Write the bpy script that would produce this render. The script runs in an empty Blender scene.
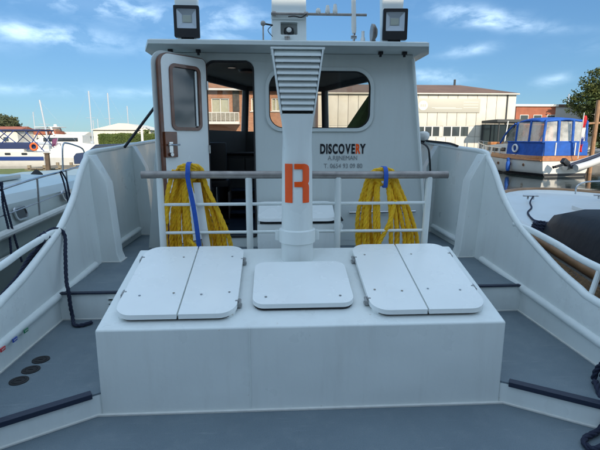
import bpy, bmesh, math, random
from mathutils import Vector, Matrix, noise
from mathutils.geometry import tessellate_polygon
random.seed(7)
R = math.radians
sc = bpy.context.scene
COL = sc.collection
# ------------------------------------------------------------------ camera
CAM = (-0.17, 0.0, 1.65); PITCH = 10.7; YAW = 3.1
cd = bpy.data.cameras.new('camera'); cam = bpy.data.objects.new('camera', cd); COL.objects.link(cam)
cd.lens = 27.0; cd.sensor_width = 36; cd.clip_end = 6000; cd.clip_start = 0.05
cam.location = CAM; cam.rotation_euler = (R(90 - PITCH), 0, -R(YAW)); sc.camera = cam
# ------------------------------------------------------------------ light
SUN_EL = 24.0
SUN_AZ = 162.0      # compass bearing of the sun seen from the boat; the camera looks at 0 (+y): behind, a little right
sx, sy = math.sin(R(SUN_AZ)), math.cos(R(SUN_AZ))
sd = bpy.data.lights.new('sun', 'SUN'); sd.energy = 2.0; sd.angle = R(0.5); sd.color = (1.0, 0.87, 0.70)
so = bpy.data.objects.new('sun', sd); COL.objects.link(so)
so.rotation_euler = Vector((sx * math.cos(R(SUN_EL)), sy * math.cos(R(SUN_EL)), math.sin(R(SUN_EL)))).to_track_quat('Z', 'Y').to_euler()
w = bpy.data.worlds.new("World"); sc.world = w; w.use_nodes = True
SKY_SAT, SKY_VAL, SKY_GAM = 1.38, 0.80, 0.50
SKY_TINT = (0.55, 0.85, 1.15); CLOUD_FILL = 1.2
def build_world():
    nt = w.node_tree; N = nt.nodes; L = nt.links; N.clear()
    out = N.new('ShaderNodeOutputWorld'); bg = N.new('ShaderNodeBackground')
    sky = N.new('ShaderNodeTexSky'); sky.sky_type = 'NISHITA'; sky.sun_disc = False
    sky.sun_elevation = R(SUN_EL); sky.sun_rotation = R(SUN_AZ); sky.air_density = 1.0; sky.dust_density = 0.2; sky.ozone_density = 2.5
    bg.inputs['Strength'].default_value = 0.13
    def M(op, a, b=None, c=None):
        n = N.new('ShaderNodeMath'); n.operation = op
        for i, v in enumerate((a, b, c)):
            if v is None: continue
            if isinstance(v, (int, float)): n.inputs[i].default_value = v
            else: L.new(v, n.inputs[i])
        return n.outputs[0]
    tc = N.new('ShaderNodeTexCoord'); sp = N.new('ShaderNodeSeparateXYZ'); L.new(tc.outputs['Generated'], sp.inputs[0])
    x, y, z = sp.outputs
    yy = M('MAXIMUM', y, 0.02); tx = M('DIVIDE', x, yy); tz = M('DIVIDE', z, yy)
    front = M('GREATER_THAN', y, 0.05)
    # wispy noise, stretched sideways
    mp = N.new('ShaderNodeMapping'); mp.inputs['Scale'].default_value = (1.0, 1.0, 2.2); mp.inputs['Rotation'].default_value = (0, R(9), 0)
    L.new(tc.outputs['Generated'], mp.inputs[0])
    n1 = N.new('ShaderNodeTexNoise'); n1.inputs['Scale'].default_value = 13; n1.inputs['Detail'].default_value = 9; n1.inputs['Roughness'].default_value = 0.56; n1.inputs['Distortion'].default_value = 0.25
    L.new(mp.outputs[0], n1.inputs['Vector'])
    n2 = N.new('ShaderNodeTexNoise'); n2.inputs['Scale'].default_value = 1.6; n2.inputs['Detail'].default_value = 3; L.new(mp.outputs[0], n2.inputs['Vector'])
    total = None
    # cx, cy, half width, half height, slope (tangent units), weight
    for cx, cy, hw, hh, sl, wt in [(-.46, .290, .24, .022, -.17, 1.0), (-.30, .258, .08, .012, -.12, .5), (-.50, .215, .17, .017, -.10, 1.15), (-.57, .105, .12, .010, 0, .5), (-.30, .098, .14, .009, .02, .35),
                                   (-.10, .250, .08, .022, 0, .8), (.44, .258, .09, .016, -.12, 1.1), (.50, .243, .12, .010, -.05, .6), (.42, .190, .05, .010, .15, .7), (.35, .135, .06, .012, 0, .75),
                                   (.61, .128, .035, .010, .2, .75), (-.12, .21, .05, .012, 0, .35), (.80, .21, .12, .012, .1, .4), (-.85, .22, .2, .02, -.1, .6)]:
        dx = M('SUBTRACT', tx, cx); dz = M('SUBTRACT', M('SUBTRACT', tz, cy), M('MULTIPLY', dx, sl))
        q = M('ADD', M('POWER', M('ABSOLUTE', M('DIVIDE', dx, hw)), 2.0), M('POWER', M('ABSOLUTE', M('DIVIDE', dz, hh)), 2.0))
        g = M('MULTIPLY', M('EXPONENT', M('MULTIPLY', q, -0.8)), wt)
        total = g if total is None else M('ADD', total, g)
    total = M('MULTIPLY', M('MULTIPLY', total, front), 0.36)
    hi = N.new('ShaderNodeMapRange'); hi.interpolation_type = 'SMOOTHSTEP'; hi.inputs[1].default_value = 0.42; hi.inputs[2].default_value = 0.62; L.new(z, hi.inputs[0])
    away = N.new('ShaderNodeMapRange'); away.interpolation_type = 'SMOOTHSTEP'; away.inputs[1].default_value = 0.55; away.inputs[2].default_value = 0.15; L.new(y, away.inputs[0])
    cov = N.new('ShaderNodeMapRange'); cov.inputs[1].default_value = 0.32; cov.inputs[2].default_value = 0.62; L.new(n2.outputs[0], cov.inputs[0])
    fill_clouds = M('MULTIPLY', M('MAXIMUM', hi.outputs[0], away.outputs[0]), M('MULTIPLY', cov.outputs[0], CLOUD_FILL))  # added bright clouds outside the view, to lift light on the shaded boat
    total = M('ADD', total, fill_clouds)
    wisp = N.new('ShaderNodeMapRange'); wisp.inputs[1].default_value = 0.42; wisp.inputs[2].default_value = 0.66; L.new(n1.outputs[0], wisp.inputs[0])
    mask = M('MINIMUM', M('MULTIPLY', M('MULTIPLY', total, M('ADD', M('MULTIPLY', wisp.outputs[0], 1.15), 0.10)), 0.95), 0.9)
    mix = N.new('ShaderNodeMixRGB'); mix.inputs[2].default_value = (5.1, 6.3, 7.3, 1)
    hs = N.new('ShaderNodeHueSaturation'); hs.inputs['Saturation'].default_value = SKY_SAT; hs.inputs['Value'].default_value = SKY_VAL
    gm = N.new('ShaderNodeGamma'); gm.inputs[1].default_value = SKY_GAM; L.new(sky.outputs[0], gm.inputs[0]); L.new(gm.outputs[0], hs.inputs['Color'])
    L.new(mask, mix.inputs[0]); 
    tn_ = N.new('ShaderNodeMixRGB'); tn_.blend_type = 'MULTIPLY'; tn_.inputs[0].default_value = 1; tn_.inputs[2].default_value = (*SKY_TINT, 1); L.new(hs.outputs[0], tn_.inputs[1]); L.new(tn_.outputs[0], mix.inputs[1])
    L.new(mix.outputs[0], bg.inputs['Color']); L.new(bg.outputs[0], out.inputs[0])
build_world()
sc.view_settings.view_transform = 'Standard'; sc.view_settings.look = 'None'; sc.view_settings.exposure = 1.30; sc.view_settings.gamma = 1.0
sc.render.engine = 'CYCLES'
sc.cycles.max_bounces = 8; sc.cycles.transparent_max_bounces = 16
# ------------------------------------------------------------------ calibrated projection used only to look up real positions
_th, _ps = R(PITCH), R(YAW)
_r = (math.cos(_ps), -math.sin(_ps), 0); _h = (math.sin(_ps), math.cos(_ps), 0)
_F = (_h[0]*math.cos(_th), _h[1]*math.cos(_th), -math.sin(_th)); _U = (_h[0]*math.sin(_th), _h[1]*math.sin(_th), math.cos(_th))
def at(px, py, x=None, y=None, z=None):
    a = (px - 300) / 450; b = (225 - py) / 450
    d = [_F[i] + a*_r[i] + b*_U[i] for i in range(3)]
    t = (x - CAM[0]) / d[0] if x is not None else (y / d[1] if y is not None else (z - CAM[2]) / d[2])
    return Vector([CAM[i] + t*d[i] for i in range(3)])
# ------------------------------------------------------------------ materials
MATS = {}
def mat(name, color, rough=0.5, metal=0.0, var=0.0, vscale=6.0, bump=0.0, bscale=60.0, dirt=0.0, dirtcol=(0.25, 0.22, 0.17), dscale=1.5, spec=0.5, streak=False, coat=0.0, color2=None, rvar=0.0, ripple=0.0, rust=0.0, grit=0.0):
    m = bpy.data.materials.new(name); m.use_nodes = True; nt = m.node_tree; N = nt.nodes; L = nt.links
    b = N['Principled BSDF']; b.inputs['Roughness'].default_value = rough; b.inputs['Metallic'].default_value = metal
    b.inputs['Specular IOR Level'].default_value = spec; b.inputs['Coat Weight'].default_value = coat
    tc = N.new('ShaderNodeTexCoord'); col = None
    rgb = N.new('ShaderNodeRGB'); rgb.outputs[0].default_value = (*color, 1); col = rgb.outputs[0]
    if var or color2:
        n = N.new('ShaderNodeTexNoise'); n.inputs['Scale'].default_value = vscale; n.inputs['Detail'].default_value = 6; L.new(tc.outputs['Object'], n.inputs['Vector'])
        mr = N.new('ShaderNodeMapRange'); mr.inputs[1].default_value = 0.3; mr.inputs[2].default_value = 0.7
        L.new(n.outputs[0], mr.inputs[0])
        mx = N.new('ShaderNodeMixRGB'); L.new(mr.outputs[0], mx.inputs[0]); L.new(col, mx.inputs[1])
        c2 = color2 if color2 else tuple(max(0, c*(1 - var)) for c in color)
        mx.inputs[2].default_value = (*c2, 1); col = mx.outputs[0]
    if dirt:
        n = N.new('ShaderNodeTexNoise'); n.inputs['Scale'].default_value = dscale; n.inputs['Detail'].default_value = 9; n.inputs['Roughness'].default_value = 0.7
        mp = N.new('ShaderNodeMapping'); mp.inputs['Scale'].default_value = (6, 6, 0.7) if streak else (1, 1, 1)
        L.new(tc.outputs['Object'], mp.inputs[0]); L.new(mp.outputs[0], n.inputs['Vector'])
        mr = N.new('ShaderNodeMapRange'); mr.inputs[1].default_value = 0.5; mr.inputs[2].default_value = 0.8; mr.inputs[4].default_value = dirt
        L.new(n.outputs[0], mr.inputs[0])
        mx = N.new('ShaderNodeMixRGB'); L.new(mr.outputs[0], mx.inputs[0]); L.new(col, mx.inputs[1]); mx.inputs[2].default_value = (*dirtcol, 1); col = mx.outputs[0]
    if rust:        # sparse small rust spots
        n = N.new('ShaderNodeTexNoise'); n.inputs['Scale'].default_value = 16; n.inputs['Detail'].default_value = 5; n.inputs['Roughness'].default_value = .6; L.new(tc.outputs['Object'], n.inputs['Vector'])
        mr = N.new('ShaderNodeMapRange'); mr.inputs[1].default_value = 0.70; mr.inputs[2].default_value = 0.76; mr.inputs[4].default_value = rust
        L.new(n.outputs[0], mr.inputs[0]); mx = N.new('ShaderNodeMixRGB'); L.new(mr.outputs[0], mx.inputs[0]); L.new(col, mx.inputs[1]); mx.inputs[2].default_value = (.30, .15, .06, 1); col = mx.outputs[0]
    if grit:        # anti-slip grain and long faint scuffs
        n = N.new('ShaderNodeTexNoise'); n.inputs['Scale'].default_value = 180; n.inputs['Detail'].default_value = 2; L.new(tc.outputs['Object'], n.inputs['Vector'])
        mr = N.new('ShaderNodeMapRange'); mr.inputs[1].default_value = 0.35; mr.inputs[2].default_value = 0.65; mr.inputs[3].default_value = 1-grit; mr.inputs[4].default_value = 1+grit
        L.new(n.outputs[0], mr.inputs[0]); mx = N.new('ShaderNodeMixRGB'); mx.blend_type = 'MULTIPLY'; mx.inputs[0].default_value = 1; L.new(col, mx.inputs[1]); L.new(mr.outputs[0], mx.inputs[2]); col = mx.outputs[0]
        for rot, sc_ in ((.5, (2.2, 26, 1)), (-1.1, (1.7, 34, 1))):
            mp = N.new('ShaderNodeMapping'); mp.inputs['Rotation'].default_value = (0, 0, rot); mp.inputs['Scale'].default_value = sc_; L.new(tc.outputs['Object'], mp.inputs[0])
            n = N.new('ShaderNodeTexNoise'); n.inputs['Scale'].default_value = 1.6; n.inputs['Detail'].default_value = 4; n.inputs['Distortion'].default_value = .5; L.new(mp.outputs[0], n.inputs['Vector'])
            mr = N.new('ShaderNodeMapRange'); mr.inputs[1].default_value = 0.66; mr.inputs[2].default_value = 0.74; mr.inputs[4].default_value = .35; L.new(n.outputs[0], mr.inputs[0])
            mx = N.new('ShaderNodeMixRGB'); L.new(mr.outputs[0], mx.inputs[0]); L.new(col, mx.inputs[1]); mx.inputs[2].default_value = (.30, .34, .36, 1); col = mx.outputs[0]
    L.new(col, b.inputs['Base Color'])
    if rvar:
        n = N.new('ShaderNodeTexNoise'); n.inputs['Scale'].default_value = 3.0; n.inputs['Detail'].default_value = 8; L.new(tc.outputs['Object'], n.inputs['Vector'])
        mr = N.new('ShaderNodeMapRange'); mr.inputs[1].default_value = 0.3; mr.inputs[2].default_value = 0.7; mr.inputs[3].default_value = max(0.03, rough - rvar); mr.inputs[4].default_value = rough + rvar
        L.new(n.outputs[0], mr.inputs[0]); L.new(mr.outputs[0], b.inputs['Roughness'])
    if bump:
        n = N.new('ShaderNodeTexNoise'); n.inputs['Scale'].default_value = bscale; n.inputs['Detail'].default_value = 4; L.new(tc.outputs['Object'], n.inputs['Vector'])
        bp = N.new('ShaderNodeBump'); bp.inputs['Strength'].default_value = bump; bp.inputs['Distance'].default_value = 0.01
        if ripple:      # slow buckling of thin welded plate
            nr = N.new('ShaderNodeTexNoise'); nr.inputs['Scale'].default_value = 2.2; nr.inputs['Detail'].default_value = 1; L.new(tc.outputs['Object'], nr.inputs['Vector'])
            b2 = N.new('ShaderNodeBump'); b2.inputs['Strength'].default_value = 1.0; b2.inputs['Distance'].default_value = ripple; L.new(nr.outputs[0], b2.inputs['Height']); L.new(b2.outputs[0], bp.inputs['Normal'])
        L.new(n.outputs[0], bp.inputs['Height']); L.new(bp.outputs[0], b.inputs['Normal'])
    MATS[name] = m; return m
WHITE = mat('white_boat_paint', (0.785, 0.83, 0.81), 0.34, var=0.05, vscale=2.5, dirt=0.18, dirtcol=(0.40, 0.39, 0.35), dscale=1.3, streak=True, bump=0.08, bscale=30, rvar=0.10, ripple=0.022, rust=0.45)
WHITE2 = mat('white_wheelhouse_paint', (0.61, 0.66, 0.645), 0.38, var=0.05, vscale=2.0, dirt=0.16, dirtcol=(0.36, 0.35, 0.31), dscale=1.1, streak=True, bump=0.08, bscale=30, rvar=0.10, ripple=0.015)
HATCHW = mat('white_hatch_gelcoat', (0.85, 0.88, 0.86), 0.26, var=0.03, vscale=4, dirt=0.10, dirtcol=(0.48, 0.47, 0.43), dscale=3, bump=0.03, bscale=12, rvar=0.07)
def deck_mat():
    m = mat('blue_grey_deck_paint', (0.158, 0.205, 0.235), 0.50, color2=(0.128, 0.170, 0.200), vscale=1.7, dirt=0.45, dirtcol=(0.23, 0.27, 0.29), dscale=7.0, bump=0.4, bscale=200, rvar=0.12, grit=0.10)
    return m
DECK = deck_mat()
NAVY = mat('navy_nosing_rubber', (0.012, 0.020, 0.045), 0.5, bump=0.2, bscale=80, dirt=0.15, dirtcol=(0.06, 0.07, 0.09), dscale=9)
BEAD = mat('sealant_bead', (0.70, 0.70, 0.66), 0.5, var=0.12, vscale=14)
STEEL = mat('stainless_steel', (0.55, 0.56, 0.57), 0.25, metal=1.0, var=0.2, vscale=20)
ALU = mat('weathered_aluminium', (0.40, 0.365, 0.34), 0.45, metal=0.55, var=0.35, vscale=14, dirt=0.5, dirtcol=(0.20, 0.19, 0.18), dscale=12, bump=0.1, bscale=40)
HINGEM = mat('dull_painted_steel', (0.42, 0.43, 0.43), 0.45, metal=0.3, var=0.4, vscale=40)
BLACK = mat('black_plastic', (0.012, 0.013, 0.016), 0.4, bump=0.1, bscale=90)
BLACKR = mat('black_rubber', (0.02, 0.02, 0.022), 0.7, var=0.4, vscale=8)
SCREENG = mat('grey_inner_screen', (0.10, 0.11, 0.12), 0.8)
LOUVRE_DARK = mat('dark_inside', (0.02, 0.025, 0.03), 0.8)
ORANGE = mat('orange_vinyl', (1.0, 0.10, 0.003), 0.42, var=0.10, vscale=14, dirt=0.15, dirtcol=(0.55, 0.16, 0.06), dscale=9)
INK = mat('black_vinyl', (0.012, 0.014, 0.02), 0.4)
GREYINK = mat('grey_vinyl', (0.22, 0.24, 0.25), 0.5)
WOODD = mat('mahogany_trim', (0.17, 0.047, 0.017), 0.35, color2=(0.09, 0.026, 0.010), vscale=9, coat=0.4, bump=0.1, bscale=50)
YROPE = mat('yellow_rope_fibre', (1.0, 0.62, 0.012), 0.7, color2=(0.84, 0.44, 0.010), vscale=45, bump=0.6, bscale=220, dirt=0.4, dirtcol=(0.28, 0.17, 0.03), dscale=14)
NROPE = mat('navy_rope_fibre', (0.010, 0.016, 0.045), 0.75, color2=(0.02, 0.028, 0.06), vscale=60, bump=0.7, bscale=250)
BSTRAP = mat('blue_webbing_strap', (0.015, 0.10, 0.50), 0.6, var=0.2, vscale=40, bump=0.3, bscale=200)
def glass(name, tint=(0.75, 0.8, 0.8), refl=0.10):
    m = bpy.data.materials.new(name); m.use_nodes = True; nt = m.node_tree; N = nt.nodes; L = nt.links; N.clear()
    o = N.new('ShaderNodeOutputMaterial'); t = N.new('ShaderNodeBsdfTransparent'); g = N.new('ShaderNodeBsdfGlossy'); mx = N.new('ShaderNodeMixShader')
    t.inputs[0].default_value = (*tint, 1); g.inputs['Roughness'].default_value = 0.02
    f = N.new('ShaderNodeFresnel'); f.inputs[0].default_value = 1.45
    a = N.new('ShaderNodeMath'); a.operation = 'ADD'; L.new(f.outputs[0], a.inputs[0]); a.inputs[1].default_value = refl - 0.04; a.use_clamp = True
    ge = N.new('ShaderNodeNewGeometry'); bf = N.new('ShaderNodeMath'); bf.operation = 'SUBTRACT'; bf.inputs[0].default_value = 1.0; L.new(ge.outputs['Backfacing'], bf.inputs[1])
    a0 = a; a = N.new('ShaderNodeMath'); a.operation = 'MULTIPLY'; L.new(a0.outputs[0], a.inputs[0]); L.new(bf.outputs[0], a.inputs[1])   # only the outer face of the sheet mirrors
    L.new(a.outputs[0], mx.inputs[0]); L.new(t.outputs[0], mx.inputs[1]); L.new(g.outputs[0], mx.inputs[2]); L.new(mx.outputs[0], o.inputs[0])
    return m
GLASS = glass('clear_window_glass', (0.93, 0.93, 0.92), 0.05)
DGLASS = mat('dark_window_glass', (0.03, 0.035, 0.04), 0.06, spec=0.7)
CLEARV = glass('clear_vinyl_sheet', (0.85, 0.84, 0.80), 0.14)
def paint_reflections():  # whitish reflections put into the sheets as patchy white diffuse colour
    nt = CLEARV.node_tree; N = nt.nodes; L = nt.links; o = [n for n in N if n.type == 'OUTPUT_MATERIAL'][0]; src = o.inputs[0].links[0].from_socket
    d = N.new('ShaderNodeBsdfDiffuse'); d.inputs[0].default_value = (.8, .78, .72, 1); mx = N.new('ShaderNodeMixShader'); n = N.new('ShaderNodeTexNoise'); n.inputs['Scale'].default_value = 1.3; n.inputs['Detail'].default_value = 3
    tc = N.new('ShaderNodeTexCoord'); L.new(tc.outputs['Object'], n.inputs['Vector']); mr = N.new('ShaderNodeMapRange'); mr.inputs[1].default_value = .35; mr.inputs[2].default_value = .7; mr.inputs[3].default_value = .15; mr.inputs[4].default_value = .55
    L.new(n.outputs[0], mr.inputs[0]); L.new(mr.outputs[0], mx.inputs[0]); L.new(src, mx.inputs[1]); L.new(d.outputs[0], mx.inputs[2]); L.new(mx.outputs[0], o.inputs[0])
paint_reflections()
# ------------------------------------------------------------------ object helpers
def tag(o, label=None, cat=None, group=None, kind=None):
    if label: o['label'] = label
    if cat: o['category'] = cat
    if group: o['group'] = group
    if kind: o['kind'] = kind
    return o
def thing(name, label, cat, loc=(0, 0, 0), rz=0.0, group=None, kind=None):
    o = bpy.data.objects.new(name, None); COL.objects.link(o); o.location = loc; o.rotation_euler = (0, 0, rz); o.empty_display_size = 0.2
    return tag(o, label, cat, group, kind)
def copy_tree(o, parent=None):
    c = o.copy(); COL.objects.link(c); c.parent = parent
    for ch in list(o.children): copy_tree(ch, c)
    return c
class MB:
    def __init__(s): s.bm = bmesh.new()
    def box(s, c, size, bev=0.0, rot=None, seg=2):
        r = bmesh.ops.create_cube(s.bm, size=1.0); vs = r['verts']
        bmesh.ops.scale(s.bm, vec=size, verts=vs)
        if bev:
            es = list({e for v in vs for e in v.link_edges})
            rb = bmesh.ops.bevel(s.bm, geom=es, offset=bev, segments=seg, affect='EDGES', profile=0.6)
            vs = list({v for f in rb['faces'] for v in f.verts} | {v for v in vs if v.is_valid})
        if rot: bmesh.ops.rotate(s.bm, cent=(0, 0, 0), matrix=rot, verts=vs)
        bmesh.ops.translate(s.bm, vec=c, verts=vs); return vs
    def hexa(s, p):   # 8 points, bottom ring then top ring
        v = [s.bm.verts.new(q) for q in p]
        for f in ((0, 3, 2, 1), (4, 5, 6, 7), (0, 1, 5, 4), (1, 2, 6, 5), (2, 3, 7, 6), (3, 0, 4, 7)): s.bm.faces.new([v[i] for i in f])
        return s
    def prism(s, poly, fn, holes=()):   # poly in 2D; fn(u,v,k) -> 3D for k=0 / 1 (front/back)
        loops = [list(poly)] + [list(h) for h in holes]
        flat = [p for l in loops for p in l]
        tris = tessellate_polygon([[Vector((p[0], p[1], 0)) for p in l] for l in loops])
        a = [s.bm.verts.new(fn(p[0], p[1], 0)) for p in flat]; b = [s.bm.verts.new(fn(p[0], p[1], 1)) for p in flat]
        for t in tris:
            try: s.bm.faces.new([a[i] for i in t]); s.bm.faces.new([b[i] for i in reversed(t)])
            except ValueError: pass
        o = 0
        for l in loops:
            n = len(l)
            for i in range(n):
                j = (i + 1) % n
                try: s.bm.faces.new((a[o+i], a[o+j], b[o+j], b[o+i]))
                except ValueError: pass
            o += n
        return s
    def tube(s, pts, r, n=10, caps=True, closed=False):
        pts = [Vector(p) for p in pts]; m = len(pts); rings = []
        rr = r if isinstance(r, (list, tuple)) else [r]*m
        up = None
        for i, p in enumerate(pts):
            if closed: d = pts[(i+1) % m] - pts[i-1]
            else: d = pts[min(i+1, m-1)] - pts[max(i-1, 0)]
            if d.length < 1e-9: d = Vector((0, 0, 1))
            d.normalize()
            if up is None:
                up = Vector((0, 0, 1)) if abs(d.z) < 0.9 else Vector((1, 0, 0))
            up = up - d*up.dot(d)
            if up.length < 1e-6: up = d.orthogonal()
            up.normalize(); sd_ = d.cross(up)
            rings.append([s.bm.verts.new(p + rr[i]*(up*math.cos(2*math.pi*k/n) + sd_*math.sin(2*math.pi*k/n))) for k in range(n)])
        for i in range(m if closed else m-1):
            A, B = rings[i], rings[(i+1) % m]
            for k in range(n): s.bm.faces.new((A[k], A[(k+1) % n], B[(k+1) % n], B[k]))
        if caps and not closed:
            s.bm.faces.new(list(reversed(rings[0]))); s.bm.faces.new(rings[-1])
        return s
    def loft(s, secs, closed=True, cap=True):
        rings = [[s.bm.verts.new(p) for p in sec] for sec in secs]; n = len(secs[0])
        for A, B in zip(rings, rings[1:]):
            for k in range(n if closed else n-1):
                try: s.bm.faces.new((A[k], A[(k+1) % n], B[(k+1) % n], B[k]))
                except ValueError: pass
        if cap and closed:
            for rg in (rings[0], rings[-1]):
                try: s.bm.faces.new(rg)
                except ValueError: pass
        return s
    def sphere(s, c, r, sub=2, sc3=(1, 1, 1)):
        q = bmesh.ops.create_icosphere(s.bm, subdivisions=sub, radius=r)
        bmesh.ops.scale(s.bm, vec=sc3, verts=q['verts']); bmesh.ops.translate(s.bm, vec=c, verts=q['verts']); return s
    def build(s, name, m, parent=None, smooth=35, bevel=0.0, loc=None):
        bmesh.ops.recalc_face_normals(s.bm, faces=s.bm.faces)
        me = bpy.data.meshes.new(name); s.bm.to_mesh(me); s.bm.free(); me.materials.append(m)
        if smooth:
            me.shade_smooth(); me.set_sharp_from_angle(angle=R(smooth))
        o = bpy.data.objects.new(name, me); COL.objects.link(o)
        if parent: o.parent = parent
        if loc: o.location = loc
        if bevel:
            md = o.modifiers.new('bevel', 'BEVEL'); md.width = bevel; md.segments = 3; md.limit_method = 'ANGLE'; md.angle_limit = R(40); md.harden_normals = True
        return o
def BX(name, m, parent, c, size, bev=0.0, rot=None): 
    b = MB(); b.box(c, size, bev, rot); return b.build(name, m, parent)
def TB(name, m, parent, pts, r, n=12): return MB().tube(pts, r, n).build(name, m, parent)
def rrect(u0, v0, u1, v1, r, n=7):
    rs = r if isinstance(r, (list, tuple)) else [r]*4    # corners: (u0,v0) (u1,v0) (u1,v1) (u0,v1)
    out = []
    for (cx, cy, a0, q) in ((u0, v0, 180, rs[0]), (u1, v0, 270, rs[1]), (u1, v1, 0, rs[2]), (u0, v1, 90, rs[3])):
        sx_ = 1 if cx == u0 else -1; sy_ = 1 if cy == v0 else -1
        if q <= 0: out.append((cx, cy)); continue
        for k in range(n+1):
            a = R(a0 + 90*k/n); out.append((cx + sx_*q + q*math.cos(a), cy + sy_*q + q*math.sin(a)))
    return out
def smooth_path(P, n=8):
    P = [Vector(p) for p in P]; out = []
    for i in range(len(P)-1):
        p0, p1, p2, p3 = P[max(i-1, 0)], P[i], P[i+1], P[min(i+2, len(P)-1)]
        for k in range(n):
            t = k/n; out.append(0.5*((2*p1) + (p2-p0)*t + (2*p0-5*p1+4*p2-p3)*t*t + (3*p1-p0-3*p2+p3)*t**3))
    out.append(P[-1]); return out
def rope(b, path, r, pitch=None, strands=3, n=6, off=.5, fat=.56):   # laid rope: three strands twisted round the path
    path = [Vector(p) for p in path]; pitch = pitch or r*7
    L_ = 0; acc = [0]
    for a, c in zip(path, path[1:]): L_ += (c-a).length; acc.append(L_)
    step = pitch/7; m = max(4, int(L_/step)); pts = []; j = 0
    for i in range(m+1):
        t = L_*i/m
        while j < len(acc)-2 and acc[j+1] < t: j += 1
        q = (t-acc[j])/max(1e-9, acc[j+1]-acc[j]); pts.append(path[j].lerp(path[j+1], min(1, q)))
    up = None; fr = []
    for i, p in enumerate(pts):
        d = pts[min(i+1, m)] - pts[max(i-1, 0)]; d.normalize()
        if up is None: up = d.orthogonal()
        up = up - d*up.dot(d); up.normalize(); fr.append((p, up.copy(), d.cross(up)))
    for s_ in range(strands):
        ph = 2*math.pi*s_/strands; q = []
        for i, (p, u, v) in enumerate(fr):
            a = ph + 2*math.pi*(L_*i/m)/pitch; q.append(p + (u*math.cos(a) + v*math.sin(a))*r*off)
        b.tube(q, r*fat, n)
# =================================================================== SETTING
# ---- water
def water():
    m = bpy.data.materials.new('harbour_water'); m.use_nodes = True; nt = m.node_tree; N = nt.nodes; L = nt.links; b = N['Principled BSDF']
    b.inputs['Base Color'].default_value = (0.012, 0.022, 0.022, 1); b.inputs['Roughness'].default_value = 0.04; b.inputs['IOR'].default_value = 1.33
    tc = N.new('ShaderNodeTexCoord'); n = N.new('ShaderNodeTexNoise'); n.inputs['Scale'].default_value = 1.4; n.inputs['Detail'].default_value = 5
    L.new(tc.outputs['Object'], n.inputs['Vector']); bp = N.new('ShaderNodeBump'); bp.inputs['Strength'].default_value = 0.22; bp.inputs['Distance'].default_value = 0.05
    L.new(n.outputs[0], bp.inputs['Height']); L.new(bp.outputs[0], b.inputs['Normal'])
    q = MB(); s = 3000; v = [q.bm.verts.new(p) for p in ((-s, -s, -0.95), (s, -s, -0.95), (s, s, -0.95), (-s, s, -0.95))]; q.bm.faces.new(v)
    tag(q.build('water', m), kind='structure')
water()
PAVE = mat('quay_paving', (0.27, 0.25, 0.22), 0.85, var=0.3, vscale=1.5, bump=0.4, bscale=30)
GRASS = mat('bank_grass', (0.17, 0.19, 0.045), 0.9, color2=(0.10, 0.13, 0.03), vscale=2.2, bump=0.8, bscale=25)
def slab(name, poly, z0, z1, m, kind='structure'):
    o = MB().prism(poly, lambda u, v, k: (u, v, z1 if k == 0 else z0)).build(name, m, smooth=0); return tag(o, kind=kind)
slab('quay', [(-13, 45), (80, 45), (80, 150), (-13, 150)], -2.5, -0.1, PAVE)
slab('quay', [(-13, 24), (-2.5, 24), (-2.5, 44.99), (-13, 44.99)], -2.5, -0.104, PAVE)
slab('grass_bank', [(-45, 27), (-16, 29), (-13.01, 31), (-13.01, 36), (-24, 34), (-45, 33)], -2.5, -0.45, GRASS)
slab('far_land', [(-900, 150.01), (900, 150.01), (900, 2500), (-900, 2500)], -2.5, 0.0, GRASS)

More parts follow.
